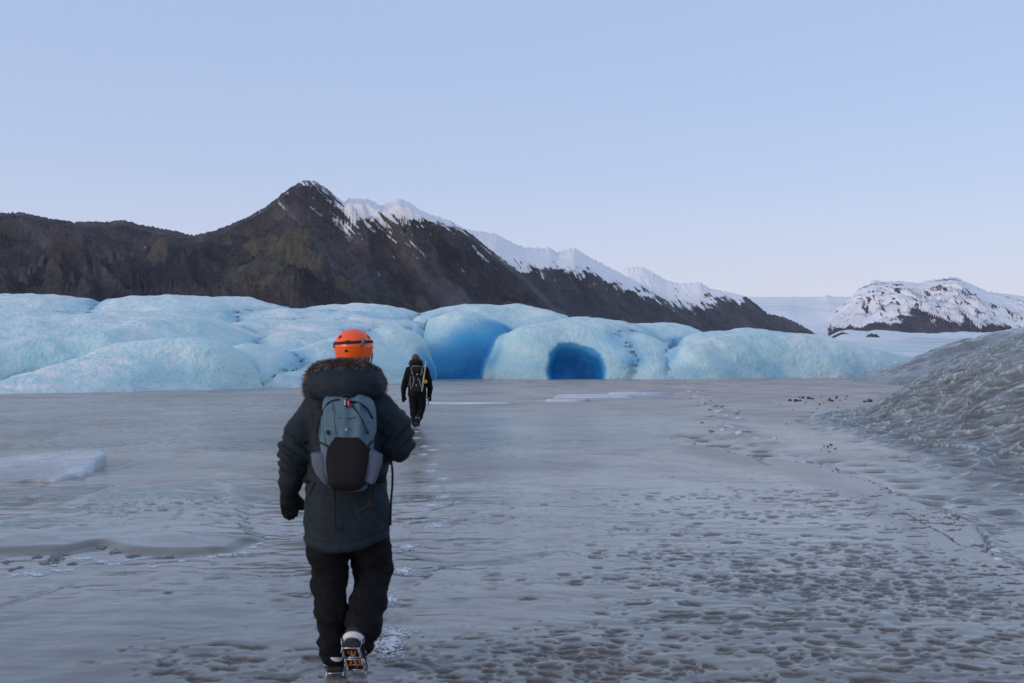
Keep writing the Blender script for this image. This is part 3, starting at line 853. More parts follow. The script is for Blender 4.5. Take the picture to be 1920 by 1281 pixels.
# ------------------------------------------------------------------ mountains: crest lines with gullied faces
def mountain(name, label, crest, Dc, Db, ncol, nrow, mat, snow_f, px0, px1, amp, skew, lam, seed, moss_f, rough=1.0, prof=1.1, zb=-20.0, crag=1.0):
    pxs = np.linspace(px0, px1, ncol)
    ca = np.array(crest, float)
    cy = np.interp(pxs, ca[:, 0], ca[:, 1])
    dc = np.interp(pxs, *zip(*Dc)); db = np.interp(pxs, *zip(*Db))
    t = np.concatenate([np.linspace(0, 1, nrow), np.linspace(1.03, 1.7, 14)])[:, None]
    zc = CAMZ + (HY - cy) * dc / FP
    Yc = dc; Xc = (pxs - CX) / FP * dc
    Yb = db; Xb = (pxs - CX) / FP * db
    Y = Yb + (Yc - Yb) * t; X = Xb + (Xc - Xb) * t
    tt = np.clip(t, 0, 1)
    p = tt ** prof
    Z = zb + (zc - zb) * np.where(t <= 1, p, 1 - 0.9 * (t - 1))
    H = np.maximum(zc - zb, 1)
    # gullies: run down the face, leaning to the right
    s = X + skew * (Y - Yc)
    q = Y - Yc
    wv = s + lam * 0.5 * fbm(s / lam * 0.7, q / lam * 0.5, 3, seed + 40)
    g = ridged(wv / lam, q / (lam * 3.4), 6, seed, 0.56) - 1.3
    g2 = ridged(wv / (lam * 0.32) + 3, q / (lam * 1.0), 4, seed + 9, 0.55) - 1.2
    env = np.sin(np.pi * np.clip(tt, 0, 1)) ** 0.8 * 0.85 + 0.10
    env = env * (0.12 + 0.88 * sstep(1.0, 0.70, t))
    env = np.where(t > 1, 0.02, env) * np.minimum(1, H / 250.0)
    dz = amp * env * (0.75 * g + 0.42 * g2)
    ter = H * tt
    ledge = np.sin(Z / 34.0 + 2.2 * fbm(X / 300, Y / 300, 3, seed + 5))
    dz = dz + 13.0 * crag * rough * env * ledge * fbm(X / 120, Y / 120, 3, seed + 3)
    dz = dz + 3.0 * rough * crag * ridged(X / 60, Y / 60 + Z / 60, 3, seed + 6) * np.minimum(1, env + 0.15) - 2.7 * crag * rough
    crestn = crag * 3.2 * (fbm(pxs / 4.0, pxs * 0 + 1.7, 4, seed + 2)) * dc / 2600.0
    dz = dz + crestn * np.exp(-((t - 1) / 0.05) ** 2)
    Z2 = Z + dz
    cap = CAMZ + (HY - cy - 2.0 * (1 - tt) * 20 - 0.5) * Y / FP
    Z2 = np.where(t < 0.995, np.minimum(Z2, cap), Z2)
    py = HY - (Z2 - CAMZ) * FP / Y; pxa = X / Y * FP + CX
    gul = g * 0.75 + g2 * 0.4
    snow = snow_f(pxa, py, gul, t, X, Y, Z2)
    moss = moss_f(pxa, py, gul)
    streak = 0.5 + 0.6 * fbm(wv / 26.0, q / 420.0, 4, seed + 70, 0.6)
    o = np_mesh(name, np.stack([X, Y, Z2], -1).reshape(-1, 3), grid_faces(len(t), ncol), mat, None,
                dict(snow=snow, gully=gul, moss=moss, streak=streak))
    return props(o, label, kind='structure')

C1 = [(-700, 380), (-300, 405), (0, 398), (40, 396), (90, 407), (140, 414), (200, 414), (235, 411), (252, 417), (320, 430), (365, 440), (400, 431), (450, 412),
      (500, 385), (530, 362), (555, 343), (568, 337), (590, 337), (610, 350), (645, 377), (655, 369), (690, 373), (715, 384), (745, 371), (765, 377),
      (800, 399), (840, 411), (871, 428), (925, 471), (975, 510), (1040, 572), (1120, 618), (1200, 638), (1300, 650), (1450, 672)]
def snow1(px, py, g, t, X, Y, Z):
    line = np.interp(px, [300, 520, 560, 600, 640, 660, 740, 800, 860, 930, 1000, 1100], [300, 330, 345, 366, 392, 412, 408, 416, 430, 448, 450, 450])
    s = 0.50 + (line - py) / np.where(line > py, 34.0, 430.0) - 0.16 * g + 0.08 * fbm(X / 160, Z / 60, 4, 91)
    s = np.where(px < 470, np.minimum(s, 0.17), s)
    s = np.minimum(s, np.interp(px, [500, 560, 600, 640, 660], [0.30, 0.43, 0.47, 0.55, 1.0]))
    low = 0.20 + 0.05 * fbm(X / 130, Z / 90, 3, 92)
    return np.clip(np.maximum(s * sstep(130, 60, py - line), low), 0, 1)
def moss1(px, py, g): return np.clip(sstep(385, 470, py) * sstep(1300, 700, px) * (0.75 + 0.5 * sstep(-0.3, 0.5, g)), 0, 1)
mountain('mountain', 'dark mossy mountain ridge with a pyramid peak behind the ice', C1,
         [(-700, 1900), (0, 2300), (560, 2600), (1450, 3400)], [(-700, 700), (0, 900), (560, 1100), (1450, 2300)], 920, 230, M_ROCK, snow1, -700, 1450,
         150, 0.85, 300.0, 3, moss1)

C2 = [(780, 470), (840, 440), (875, 429), (905, 434), (930, 437), (965, 456), (985, 463), (1030, 464), (1045, 472), (1075, 463), (1100, 478), (1150, 505), (1167, 513), (1250, 565), (1320, 604), (1420, 648), (1500, 672)]
def snow2(px, py, g, t, X, Y, Z):
    line = np.interp(px, [800, 900, 960, 1040, 1100, 1170, 1260], [465, 478, 500, 510, 522, 548, 562])
    return np.clip(0.53 + (line - py) / 70.0 - 0.30 * g + 0.20 * fbm(X / 70, Z / 30, 4, 101), 0, 0.80)
def moss2(px, py, g): return np.clip(0.35 * sstep(500, 600, py) + 0 * px, 0, 1)
mountain('mountain', 'snow capped middle ridge descending to the right behind the dark mountain', C2,
         [(780, 3600), (1500, 4300)], [(780, 2500), (1500, 3300)], 420, 170, M_ROCK2, snow2, 780, 1500, 80, 0.8, 300.0, 13, moss2)

C3 = [(1090, 560), (1150, 515), (1175, 501), (1200, 499), (1215, 504), (1250, 525), (1275, 531), (1300, 530), (1312, 528), (1330, 540), (1380, 550), (1400, 556), (1420, 571), (1440, 588), (1465, 592), (1490, 602), (1520, 619), (1545, 637), (1580, 662)]
def snow3(px, py, g, t, X, Y, Z):
    line = np.interp(px, [1100, 1200, 1300, 1380, 1420, 1500], [556, 558, 566, 562, 552, 550])
    return np.clip(0.55 + (line - py) / 55.0 - 0.28 * g + 0.18 * fbm(X / 80, Z / 35, 4, 111) - 0.5 * sstep(1385, 1425, px), 0, 0.80)
mountain('mountain', 'last snowy spur of the ridge sloping down to the glacier', C3,
         [(1090, 4700), (1570, 4300)], [(1090, 3900), (1570, 3500)], 320, 150, M_ROCK2, snow3, 1090, 1570, 70, 0.7, 300.0, 23, moss2)

C4 = [(1480, 660), (1535, 645), (1552, 602), (1560, 585), (1575, 573), (1598, 556), (1608, 543), (1622, 536), (1640, 524), (1660, 528), (1690, 527), (1720, 530), (1745, 525),
      (1775, 521), (1792, 519), (1810, 528), (1850, 545), (1900, 553), (1940, 558), (2010, 565), (2120, 590), (2250, 600)]
def snow4(px, py, g, t, X, Y, Z):
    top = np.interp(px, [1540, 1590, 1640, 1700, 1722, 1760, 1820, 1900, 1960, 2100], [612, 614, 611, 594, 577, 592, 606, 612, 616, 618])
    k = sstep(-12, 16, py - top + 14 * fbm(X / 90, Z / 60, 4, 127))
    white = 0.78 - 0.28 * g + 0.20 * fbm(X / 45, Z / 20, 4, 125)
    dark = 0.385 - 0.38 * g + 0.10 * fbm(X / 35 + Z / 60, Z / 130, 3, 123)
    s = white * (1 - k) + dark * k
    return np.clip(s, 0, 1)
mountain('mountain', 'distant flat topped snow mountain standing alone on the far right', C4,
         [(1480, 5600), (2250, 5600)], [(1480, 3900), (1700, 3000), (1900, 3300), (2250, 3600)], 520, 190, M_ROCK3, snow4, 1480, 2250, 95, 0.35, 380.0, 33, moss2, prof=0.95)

C5 = [(1300, 575), (1370, 563), (1420, 558), (1455, 560), (1490, 557), (1530, 559), (1550, 553), (1568, 556), (1600, 562), (1650, 570), (1900, 570), (1935, 553), (1990, 548), (2100, 552), (2300, 565)]
def snow5(px, py, g, t, X, Y, Z): return np.clip(0.82 - 0.22 * g + 0.1 * fbm(X / 200, Z / 60, 3, 131), 0, 1)
mountain('snow_dome', 'low white ice cap on the horizon between the two mountain groups', C5,
         [(1300, 9500), (2300, 9500)], [(1300, 7600), (2300, 7600)], 240, 60, M_ROCK3, snow5, 1300, 2300, 60, 0.3, 500.0, 43, moss2, zb=330.0)

# two dark moraine rises that stick out of the far glacier
def moraine(px0, px1, py, D, hgt, label, seed):
    p = at(0.5 * (px0 + px1), py, D); w = (px1 - px0) * D / FP / 2
    u, v = np.meshgrid(np.linspace(-1.1, 1.1, 90), np.linspace(-1.1, 1.1, 40))
    X = p[0] + u * w; Y = D + v * w * 1.2
    base = field_z(X, Y)
    r = np.clip(1 - (u ** 2 + v ** 2), 0, 1)
    Z = base - 3 + (hgt + 3) * r ** 0.6 * (0.8 + 0.35 * fbm(u * 3, v * 3, 4, seed)) 
    o = np_mesh('moraine', np.stack([X, Y, Z], -1).reshape(-1, 3), grid_faces(40, 90), M_ROCK2, None, dict(snow=0.25 + 0.25 * fbm(u * 5, v * 5, 3, seed + 4), gully=u * 0, moss=u * 0))
    return props(o, label, kind='structure')
moraine(1530, 1592, 626, 3300, 9, 'long dark moraine strip on the far glacier', 5)
moraine(1622, 1650, 634, 2100, 8, 'short dark moraine heap on the glacier', 6)

# ------------------------------------------------------------------ the dirty scalloped ice mound on the right
def build_mound():
    ys = np.concatenate([np.exp(np.linspace(math.log(10.5), math.log(32), 670)), np.exp(np.linspace(math.log(32.3), math.log(100), 110))])
    us = np.concatenate([np.linspace(1500, 1960, 250), np.linspace(1968, 2450, 30)])
    Y = np.repeat(ys[:, None], len(us), 1); X = (us[None, :] - CX) / FP * Y
    wob = 0.35 * fbm(X * 0.35, Y * 0.35, 3, 80)
    da = poly_sd(X, Y, MOUND_A)
    db = poly_sd(X, Y, MOUND_B)
    da = da + wob * sstep(0.2, 2.5, da); db = db + 2.0 * wob * sstep(0, 4, db)
    ha = np.interp(da, [-0.5, 0, 0.7, 1.4, 2.2, 3.0, 4.0, 5.2, 6.5, 9, 14, 24], [-0.25, 0.0, 0.08, 0.30, 0.72, 1.18, 1.68, 2.12, 2.5, 3.1, 3.7, 4.2])
    ha = ha - 0.00045 * np.maximum(Y - 26, 0) ** 2
    hb = np.interp(db, [-3, 0, 1, 3, 6, 10, 16, 30], [-0.4, 0.0, 0.55, 1.25, 2.3, 3.6, 5.0, 6.5])
    H = -smin(-ha, -hb, 0.8)
    inside = np.maximum(da, db)
    # scallops: scooped cups with sharp rims, leaning along the flow
    c1 = Y * 0.86 + X * 0.30 + 0.10 * pn2(X * 2, Y * 2, 5); c2 = da * 0.95 + H * 0.5 + 0.42 * c1 + 0.08 * pn2(X * 3, Y * 3, 6)
    size = 0.29
    f1, f2, cid = worley(c1 / size / 1.8 + 0.35 * pn2(X * 1.1, Y * 1.1, 2), c2 / size + 0.35 * pn2(X * 1.3, Y * 1.3, 12), 4)
    e = f2 - f1
    cup = np.clip(f1 / 0.75, 0, 1)
    g1, g2, gid = worley(c1 / 0.15 + 3, c2 / 0.11 + 5, 6)
    nearf = sstep(45, 24, Y)
    fade = sstep(-0.35, 0.5, da) * nearf
    zz = 0.125 * (cup ** 1.5 - 0.45) * (0.25 + 1.1 * cid) + 0.030 * (np.clip(g1 / 0.75, 0, 1) - 0.45) * sstep(0.4, 2.0, da)
    H = H + zz * fade + 0.25 * fbm(X * 0.12, Y * 0.12, 3, 84) * sstep(1, 5, inside) * sstep(22, 40, Y) + 0.05 * fbm(X * 0.8, Y * 0.8, 4, 85) * sstep(0.5, 2, inside)
    H = np.where(inside < -0.35, np.minimum(H, -0.3), H)
    scoop = 1 - cup * (0.8 + 0.2 * sstep(0, 0.3, e))
    dirt = np.clip(1.15 - 0.22 * da + 0.35 * fbm(X * 0.7, Y * 0.7, 3, 86), 0, 1)
    dirt = np.where(Y > 34, 0.5 + 0.5 * fbm(X * 0.2, Y * 0.2, 4, 87), dirt)
    pyv = HY - (H - CAMZ) * FP / Y
    clean = np.clip(sstep(3.5, 7.0, H + 0.4 * fbm(X * .3, Y * .3, 3, 88)) + 0.3 * sstep(2.6, 5, da), 0, 1) * 0.8
    band = np.exp(-((db - 6.2 + 1.2 * fbm(X * 0.15, Y * 0.15, 3, 89)) / 1.8) ** 2) * (da < 6) + 0.55 * np.exp(-((db - 1.5) / 1.6) ** 2) * (db > -1) * (da < 0)
    band = np.clip(band + 0.6 * sstep(24, 30, Y) * sstep(45, 34, Y) * sstep(0.0, 0.4, fbm(X * 0.5, Y * 0.5, 4, 90)) * sstep(2.0, 3.2, da), 0, 1)
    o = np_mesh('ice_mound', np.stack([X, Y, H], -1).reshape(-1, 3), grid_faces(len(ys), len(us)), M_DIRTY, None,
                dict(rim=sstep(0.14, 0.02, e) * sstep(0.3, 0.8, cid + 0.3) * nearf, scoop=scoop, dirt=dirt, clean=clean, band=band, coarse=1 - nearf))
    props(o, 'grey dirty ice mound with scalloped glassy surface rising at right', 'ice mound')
build_mound()

# ------------------------------------------------------------------ tilted slab of ice lying on the lake at left
def mat_slab():
    m, nt, b = new_mat('pale_slab_ice'); N = NT(nt)
    v = N.coord('Object'); z = N.attr('edge')
    n = N.noise(N.coord('Object', (1, 3, 1)), 1.8, 5, 0.6, 0.5); f = N.noise(v, 18, 4, 0.65)
    c = N.mix(N.map(n, 0.35, 0.65), (0.42, 0.40, 0.38), (0.57, 0.55, 0.53))
    c = N.mix(N.attr('film'), c, N.mix(f, (0.25, 0.25, 0.235), (0.36, 0.36, 0.35)))
    c = N.mix(N.map(z, 0.15, 0.7), c, N.mix(f, (0.40, 0.47, 0.50), (0.60, 0.64, 0.66)))
    N.set(b.inputs['Base Color'], c); N.set(b.inputs['Roughness'], N.map(f, 0.3, 0.7, 0.15, 0.4))
    N.set(b.inputs['Normal'], N.bump(N.math('ADD', N.math('MULTIPLY', f, 0.4), n), 0.35, 0.04))
    return m
M_SLAB = mat_slab()

def build_slab():
    poly = [(-9.6, 13.5), (-7.0, 13.55), (-6.3, 13.7), (-6.08, 14.1), (-6.15, 14.8), (-6.38, 15.4), (-6.62, 16.3), (-7.6, 16.4), (-8.3, 15.6), (-9.6, 14.4)]
    def f(P):
        x, y, z = np.broadcast_arrays(*P)
        s = -poly_sd(x[:, :, 0], y[:, :, 0], poly)[:, :, None] - (0.12 * pn2(x[:, :, 0] * 2.2, y[:, :, 0] * 2.2, 3) + 0.05 * pn2(x[:, :, 0] * 7, y[:, :, 0] * 7, 6))[:, :, None]
        top = 0.005 + 0.16 * np.clip((y - 13.6) / 2.0, 0, 1) ** 1.1 * sstep(-9.2, -7.3, x) + 0.03 * sstep(-7.0, -6.3, x) + 0.03 * pn2(x * 1.6, y * 1.6, 8) + 0.012 * pn2(x * 5, y * 5, 9)
        return smax(smax(s, (z - top) * 0.9, 0.06), -0.25 - z, 0.02)
    def atr(V):
        return dict(film=sstep(15.0, 14.0, V[:, 1] + 0.25 * fbm(V[:, 0] * 1.2, V[:, 1] * 1.2, 3, 4)) * sstep(-6.3, -6.7, V[:, 0]), edge=np.clip(sstep(-6.42, -6.22, V[:, 0] + 0.35 * (V[:, 1] - 15.0) * (V[:, 1] > 15.0)) + 0.7 * sstep(15.0, 15.4, V[:, 1]) * sstep(0.2, 0.25, V[:, 2]), 0, 1))
    def dsp(V): return 0.02 * pn3(V[:, 0] * 5, V[:, 1] * 5, V[:, 2] * 6, 5) * sstep(-6.7, -6.2, V[:, 0]) + 0.006 * pn3(V[:, 0] * 9, V[:, 1] * 9, V[:, 2] * 9, 6)
    o = solid('ice_slab', f, (-9.9, 13.3, -0.35), (-5.8, 16.4, 0.5), 0.04, M_SLAB, None, dsp, None, atr)
    props(o, 'tilted grey ice slab with a pale broken edge lying on the lake at left', 'ice slab')
build_slab()

# ------------------------------------------------------------------ thin ice plates and shards on the lake
M_SHARD = plain('shard_ice', (0.56, 0.62, 0.68), 0.3, 0.4, 30, var=0.2)
M_SHARD_D = plain('muddy_shard_ice', (0.19, 0.185, 0.18), 0.4, 0.4, 30, var=0.35)

def shard_mesh(name, w, d, th, mat, rs, parent=None, n=9):
    """an uneven flat chip with a broken rim"""
    a = np.sort(rs.rand(n) * 2 * np.pi); r = 0.6 + 0.4 * rs.rand(n)
    bx, by = np.cos(a) * r * w / 2, np.sin(a) * r * d / 2
    tz = th * (0.55 + 0.45 * rs.rand(n))
    V = [(x, y, -0.02) for x, y in zip(bx, by)] + [(x * 0.9, y * 0.9, z) for x, y, z in zip(bx, by, tz)] + [(bx.mean() * 0.3, by.mean() * 0.3, th)]
    F4 = [(i, (i + 1) % n, n + (i + 1) % n, n + i) for i in range(n)]
    F3 = [(n + i, n + (i + 1) % n, 2 * n) for i in range(n)]
    return np_mesh(name, np.array(V), [np.array(F4), np.array(F3)], mat, parent, None, False)

rs = np.random.RandomState(5)
def flakes(name, g, rx, ry, n, smin_, smax_, rr, mat):
    """a scatter of tiny crushed flakes that together are one mark on the lake"""
    mb = MB()
    zs = lake_parts(np.full(1, g[0]), np.full(1, g[1]))[0][0]
    qs = np.clip(np.abs(rr.normal(size=n)) * 0.5, 0, 1.3); an = rr.rand(n) * 6.28
    xs = np.cos(an) * qs * rx; ys_ = np.sin(an) * qs * ry
    zz_ = lake_parts(g[0] + xs, g[1] + ys_)[0]
    for x, y, zz in zip(xs, ys_, zz_):
        s = smin_ + (smax_ - smin_) * rr.rand() ** 2
        th = rr.rand() * 6.28
        pts = [(x + s * math.cos(th + j * 2.09) * (0.5 + 0.9 * rr.rand()), y + s * math.sin(th + j * 2.09) * (0.5 + 0.9 * rr.rand()), zz + 0.002 + 0.003 * rr.rand()) for j in range(3)]
        pts.append((x, y, zz + 0.004 + s * 0.3))
        mb.add(pts, [(0, 1, 3), (1, 2, 3), (2, 0, 3)])
    o = mb.build(name, mat, LAKE)
    o.location = (g[0], g[1], 0)
    return o

# pieces broken up along the pressure ridges: parts of the lake ice
def along(pts, count, spread, wmin, wmax, th, mats):
    L = [np.hypot(b[0] - a[0], b[1] - a[1]) for a, b in zip(pts[:-1], pts[1:])]
    w = np.array(L) * np.array([1.0 / (0.5 * (a[1] + b[1])) for a, b in zip(pts[:-1], pts[1:])])
    for k in range(count):
        i = rs.choice(len(L), p=w / w.sum()); t = rs.rand()
        x = pts[i][0] + (pts[i + 1][0] - pts[i][0]) * t + rs.normal() * spread; y = pts[i][1] + (pts[i + 1][1] - pts[i][1]) * t + rs.normal() * spread
        s = wmin + (wmax - wmin) * rs.rand() ** 2
        o = shard_mesh('ice_shard', s, s * (0.5 + 0.4 * rs.rand()), th * (0.4 + rs.rand()), mats[rs.randint(len(mats))], rs, LAKE)
        o.location = (x, y, lake_z(x, y)); o.rotation_euler = (rs.normal() * 0.14, rs.normal() * 0.14, rs.rand() * 6.3)
along(RIDGE, 80, 0.06, 0.03, 0.13, 0.016, [M_SHARD_D, M_SHARD_D, M_SHARD])
along(RIDGE2, 40, 0.35, 0.12, 0.6, 0.035, [M_SHARD_D, M_SHARD])
# white flecks and mud chips along the broken edge of the left plate
for px, py, s, m in [(30, 1080, .13, 0), (62, 1078, .16, 0), (70, 1046, .10, 1), (12, 1056, .12, 1), (95, 1052, .17, 1), (105, 1047, .14, 1), (112, 1044, .12, 1), (100, 1058, .10, 1), (78, 1058, .09, 1), (118, 1040, .12, 1),
                     (100, 1062, .10, 0), (150, 1049, .26, 0), (165, 1048, .12, 0), (190, 1053, .12, 0), (213, 1059, .16, 0), (75, 1080, .14, 0), (105, 1072, .14, 0),
                     (268, 1045, .16, 0), (285, 1063, .15, 0), (395, 1044, .20, 0), (412, 1040, .16, 0), (455, 1036, .16, 0), (478, 1026, .14, 0), (490, 1018, .10, 0), (430, 1040, .11, 0),
                     (190, 1028, .13, 1), (212, 1035, .15, 1), (250, 1041, .12, 1), (320, 1043, .14, 1), (138, 1058, .07, 1), (40, 1066, .07, 1), (22, 1070, .06, 1), (340, 1052, .08, 0), (240, 1050, .08, 0), (130, 1070, .08, 0)]:
    g = gnd(px + rs.normal() * 2, py)
    if m == 0:
        flakes('snow_fleck', g, s * 0.5, s * 0.5, int(60 + 420 * s), 0.003, 0.013, rs, M_SNOW)
    else:
        flakes('mud_fleck', g, s * 0.45, s * 0.6, 26, 0.010, 0.035, rs, M_SHARD_D)
# flat plates of ice out on the lake
for px, py, w, d, th, lab in [(1120, 746, 4.2, 1.6, 0.16, 'low white ice plate in the middle of the lake before the cave'), (1200, 741, 3.8, 1.8, 0.15, 'pale broken ice plate on the lake right of the cave'),
                              (1060, 752, 2.6, 0.9, 0.10, 'small thin ice plate left of the larger plates before the cave'), (880, 757, 4.5, 0.8, 0.07, 'long flat ice sheet on the lake right of the far walker')]:
    g = gnd(px, py)
    o = shard_mesh('ice_plate', w, d, th, M_SHARD, rs, None, 15)
    o.location = (g[0], g[1], lake_z(*g)); o.rotation_euler = (0, 0, rs.normal() * 0.1)
    props(o, lab, 'ice plate')

# footprints: ice crushed white by crampons, marks in the lake surface
FOOT = [(779, 810), (781, 821), (796, 837), (813, 844), (795, 853), (812, 870), (808, 884), (831, 898), (815, 913), (833, 930), (808, 949), (822, 986), (765, 1024), (758, 1070), (729, 1126), (738, 1194), (731, 1217),
        (734, 1206), (1030, 847), (1077, 830), (690, 1140)]
for i, (px, py) in enumerate(FOOT):
    flakes('footprint', gnd(px, py), 0.11, 0.21, 320, 0.003, 0.015, np.random.RandomState(100 + i), M_SNOW)

# stones scattered on the far silt
M_STONE = plain('dark_stone', (0.060, 0.052, 0.047), 0.8, 0.6, 30, var=0.4)
M_STONE2 = plain('brown_stone', (0.12, 0.082, 0.060), 0.8, 0.6, 30, var=0.4)
def stone_mesh(seed):
    r = np.random.RandomState(seed)
    V, Q = nets(lambda P: ell(P, (0, 0, 0.15), (0.5, 0.42, 0.40)) + 0.12 * pn3(P[0] * 2.2, P[1] * 2.2, P[2] * 2.2, seed), (-0.75,) * 3, (0.75,) * 3, 0.15)
    return V, Q
stone_me = {}
ST = [(1481, 752, 9), (1492, 753, 10), (1500, 752, 7), (1505, 747, 7), (1516, 748, 9), (1523, 749, 8), (1555, 752, 9), (1560, 753, 8), (1568, 747, 6), (1569, 743, 4), (1556, 748, 5), (1588, 744, 5), (1586, 749, 4),
      (1621, 755, 7), (1631, 754, 11), (1647, 755, 6), (1537, 760, 6), (1600, 766, 7), (1610, 767, 6), (1626, 769, 5), (1632, 768, 6), (1638, 764, 5), (1571, 765, 4), (1531, 766, 3), (1550, 767, 3), (1593, 767, 4),
      (1691, 741, 5), (1587, 779, 3), (1601, 783, 3), (1475, 795, 4), (1487, 769, 3), (1577, 775, 2.5), (1462, 760, 3), (1540, 745, 3), (1530, 756, 3), (1511, 755, 4), (1614, 762, 3), (1655, 762, 3), (1440, 757, 3), (1668, 757, 4),
      (1575, 752, 4), (1508, 760, 3), (1545, 756, 4), (1618, 768, 3), (1498, 746, 4), (1645, 769, 3), (1552, 839, 6), (1558, 836, 6), (1545, 838, 4), (1566, 842, 4), (1555, 846, 4), (1540, 844, 3)]
for i, (px, py, s) in enumerate(ST):
    g = gnd(px, py); k = i % 5
    if k not in stone_me:
        V, Q = stone_mesh(20 + k)
        a = np_mesh('stone', V, Q, M_STONE); a2 = a.data.copy(); a2.materials[0] = M_STONE2
        stone_me[k] = (a.data, a2); o = a
    else:
        o = bpy.data.objects.new('stone', None if False else stone_me[k][1 if i % 3 == 0 else 0]); COL.objects.link(o)
    sz = s * g[1] / FP
    o.location = (g[0], g[1], lake_z(*g)); o.scale = (sz, sz * 0.9, sz * (0.7 + 0.3 * rs.rand())); o.rotation_euler = (0, 0, rs.rand() * 6)
    if py > 800: lab, grp = 'small dark stone on the lake at the foot of the grey mound', 'stones at the foot of the mound'
    elif s >= 7: lab, grp = 'larger dark stone among those scattered on the far brown silt', 'larger stones on the far silt'
    else: lab, grp = 'small dark pebble among those scattered on the far brown silt', 'pebbles on the far silt'
    props(o, lab, 'stone', grp)

# ================================================================== THE WALKERS
def fabric(name, col, rough=0.75, weave=900, var=0.12, wr=0.25, spec=0.16):
    m, nt, b = new_mat(name); N = NT(nt)
    v = N.coord('Object')
    n = N.noise(v, 6, 5, 0.6); f = N.noise(v, weave, 2, 0.5); w = N.noise(v, 22, 5, 0.6, 0.8)
    lo = tuple(c * (1 - var) for c in col); hi = tuple(min(1, c * (1 + var)) for c in col)
    N.set(b.inputs['Base Color'], N.mix(n, lo, hi))
    b.inputs['Roughness'].default_value = rough; b.inputs['Specular IOR Level'].default_value = spec
    h = N.math('ADD', N.math('MULTIPLY', f, 0.06), w)
    N.set(b.inputs['Normal'], N.bump(h, wr, 0.02))
    return m

M_PARKA = fabric('dark_teal_parka_cloth', (0.0165, 0.026, 0.034), 0.68, 700, 0.12, 0.35)
M_TROUS = fabric('black_trouser_cloth', (0.0070, 0.0070, 0.0085), 0.8, 700, 0.2, 0.45)
M_BLACKJ = fabric('black_jacket_cloth', (0.0065, 0.0068, 0.0085), 0.8, 500, 0.2, 0.4)
M_GLOVE = fabric('black_glove_leather', (0.012, 0.012, 0.014), 0.6, 300, 0.2, 0.3)
M_PACK = fabric('grey_blue_pack_cloth', (0.105, 0.172, 0.212), 0.75, 900, 0.10, 0.35)
M_PACKP = fabric('pale_grey_pocket_mesh', (0.120, 0.138, 0.180), 0.8, 1200, 0.12, 0.25)
M_PACKB = fabric('black_pack_cloth', (0.018, 0.016, 0.018), 0.8, 900, 0.15, 0.35)
M_STRAP = plain('black_webbing', (0.009, 0.009, 0.011), 0.8, 0.3, 400)
M_GREYSTRAP = plain('grey_webbing', (0.17, 0.18, 0.20), 0.7, 0.3, 300)
def mat_helmet():
    m, nt, b = new_mat('orange_helmet_shell'); N = NT(nt)
    v = N.coord('Object'); f = N.noise(v, 34, 5, 0.7, 1.5); s = N.noise(N.coord('Object', (1, 1, 6)), 60, 3, 0.6)
    c = N.mix(N.map(N.noise(v, 9, 4), 0.35, 0.65), (0.93, 0.092, 0.004), (1.0, 0.125, 0.008))
    c = N.mix(N.math('MULTIPLY', N.map(f, 0.60, 0.68), N.map(s, 0.5, 0.6, 0, 0.6)), c, (0.62, 0.30, 0.22))
    N.set(b.inputs['Base Color'], c); N.set(b.inputs['Roughness'], N.map(f, 0.35, 0.65, 0.26, 0.45))
    N.set(b.inputs['Normal'], N.bump(f, 0.05, 0.01))
    return m
M_HELM = mat_helmet()
M_HELM2 = plain('dark_blue_helmet_shell', (0.025, 0.034, 0.070), 0.35, 0.0, 100, var=0.5)
M_LAMPG = plain('grey_lamp_plastic', (0.10, 0.11, 0.13), 0.4)
M_SKIN = plain('skin', (0.42, 0.24, 0.17), 0.55, 0.1, 300, var=0.08)
M_HAIR = plain('dark_hair', (0.022, 0.015, 0.011), 0.6, 0.6, 300, var=0.3)
M_METAL = plain('crampon_steel', (0.52, 0.53, 0.55), 0.32, 0.1, 200, metal=0.9, var=0.25)
M_ORANGE = plain('orange_crampon_plate', (0.62, 0.20, 0.02), 0.5, 0.2, 200, var=0.25)
M_SOLE = plain('black_boot_rubber', (0.016, 0.015, 0.015), 0.8, 0.4, 150)
M_BOOT = plain('dark_boot_leather', (0.022, 0.021, 0.023), 0.65, 0.4, 120)
M_TRIM = plain('white_boot_trim', (0.66, 0.62, 0.63), 0.6, 0.3, 200, var=0.1)
M_WOOD = plain('pale_wood', (0.50, 0.40, 0.28), 0.6, 0.3, 60, var=0.15)
M_YELLOW = plain('yellow_tape', (0.62, 0.46, 0.03), 0.6)
M_GREEN = plain('green_glove_cuff', (0.20, 0.50, 0.06), 0.6)
M_LED = plain('red_tail_light', (0.8, 0.02, 0.12), 0.3, emit=((1.0, 0.03, 0.16), 0.35))
M_LOGO = plain('pale_print', (0.42, 0.52, 0.58), 0.7)
M_PRINT = plain('grey_print', (0.30, 0.12, 0.07), 0.6)

def mat_fur(name, dark, mid, pale):
    m, nt, b = new_mat(name); N = NT(nt)
    t = N.attr('tone'); a = N.attr('along')
    c = N.mix(N.map(t, 0.2, 0.7), dark, mid)
    c = N.mix(N.math('MULTIPLY', N.map(a, 0.45, 1.0), N.map(t, 0.35, 0.9)), c, pale)
    N.set(b.inputs['Base Color'], c); b.inputs['Roughness'].default_value = 0.65
    return m
M_FUR = mat_fur('brown_fur', (0.030, 0.019, 0.015), (0.15, 0.10, 0.08), (0.58, 0.45, 0.40))
M_FUR2 = mat_fur('ginger_fur', (0.05, 0.02, 0.008), (0.16, 0.06, 0.02), (0.34, 0.15, 0.06))

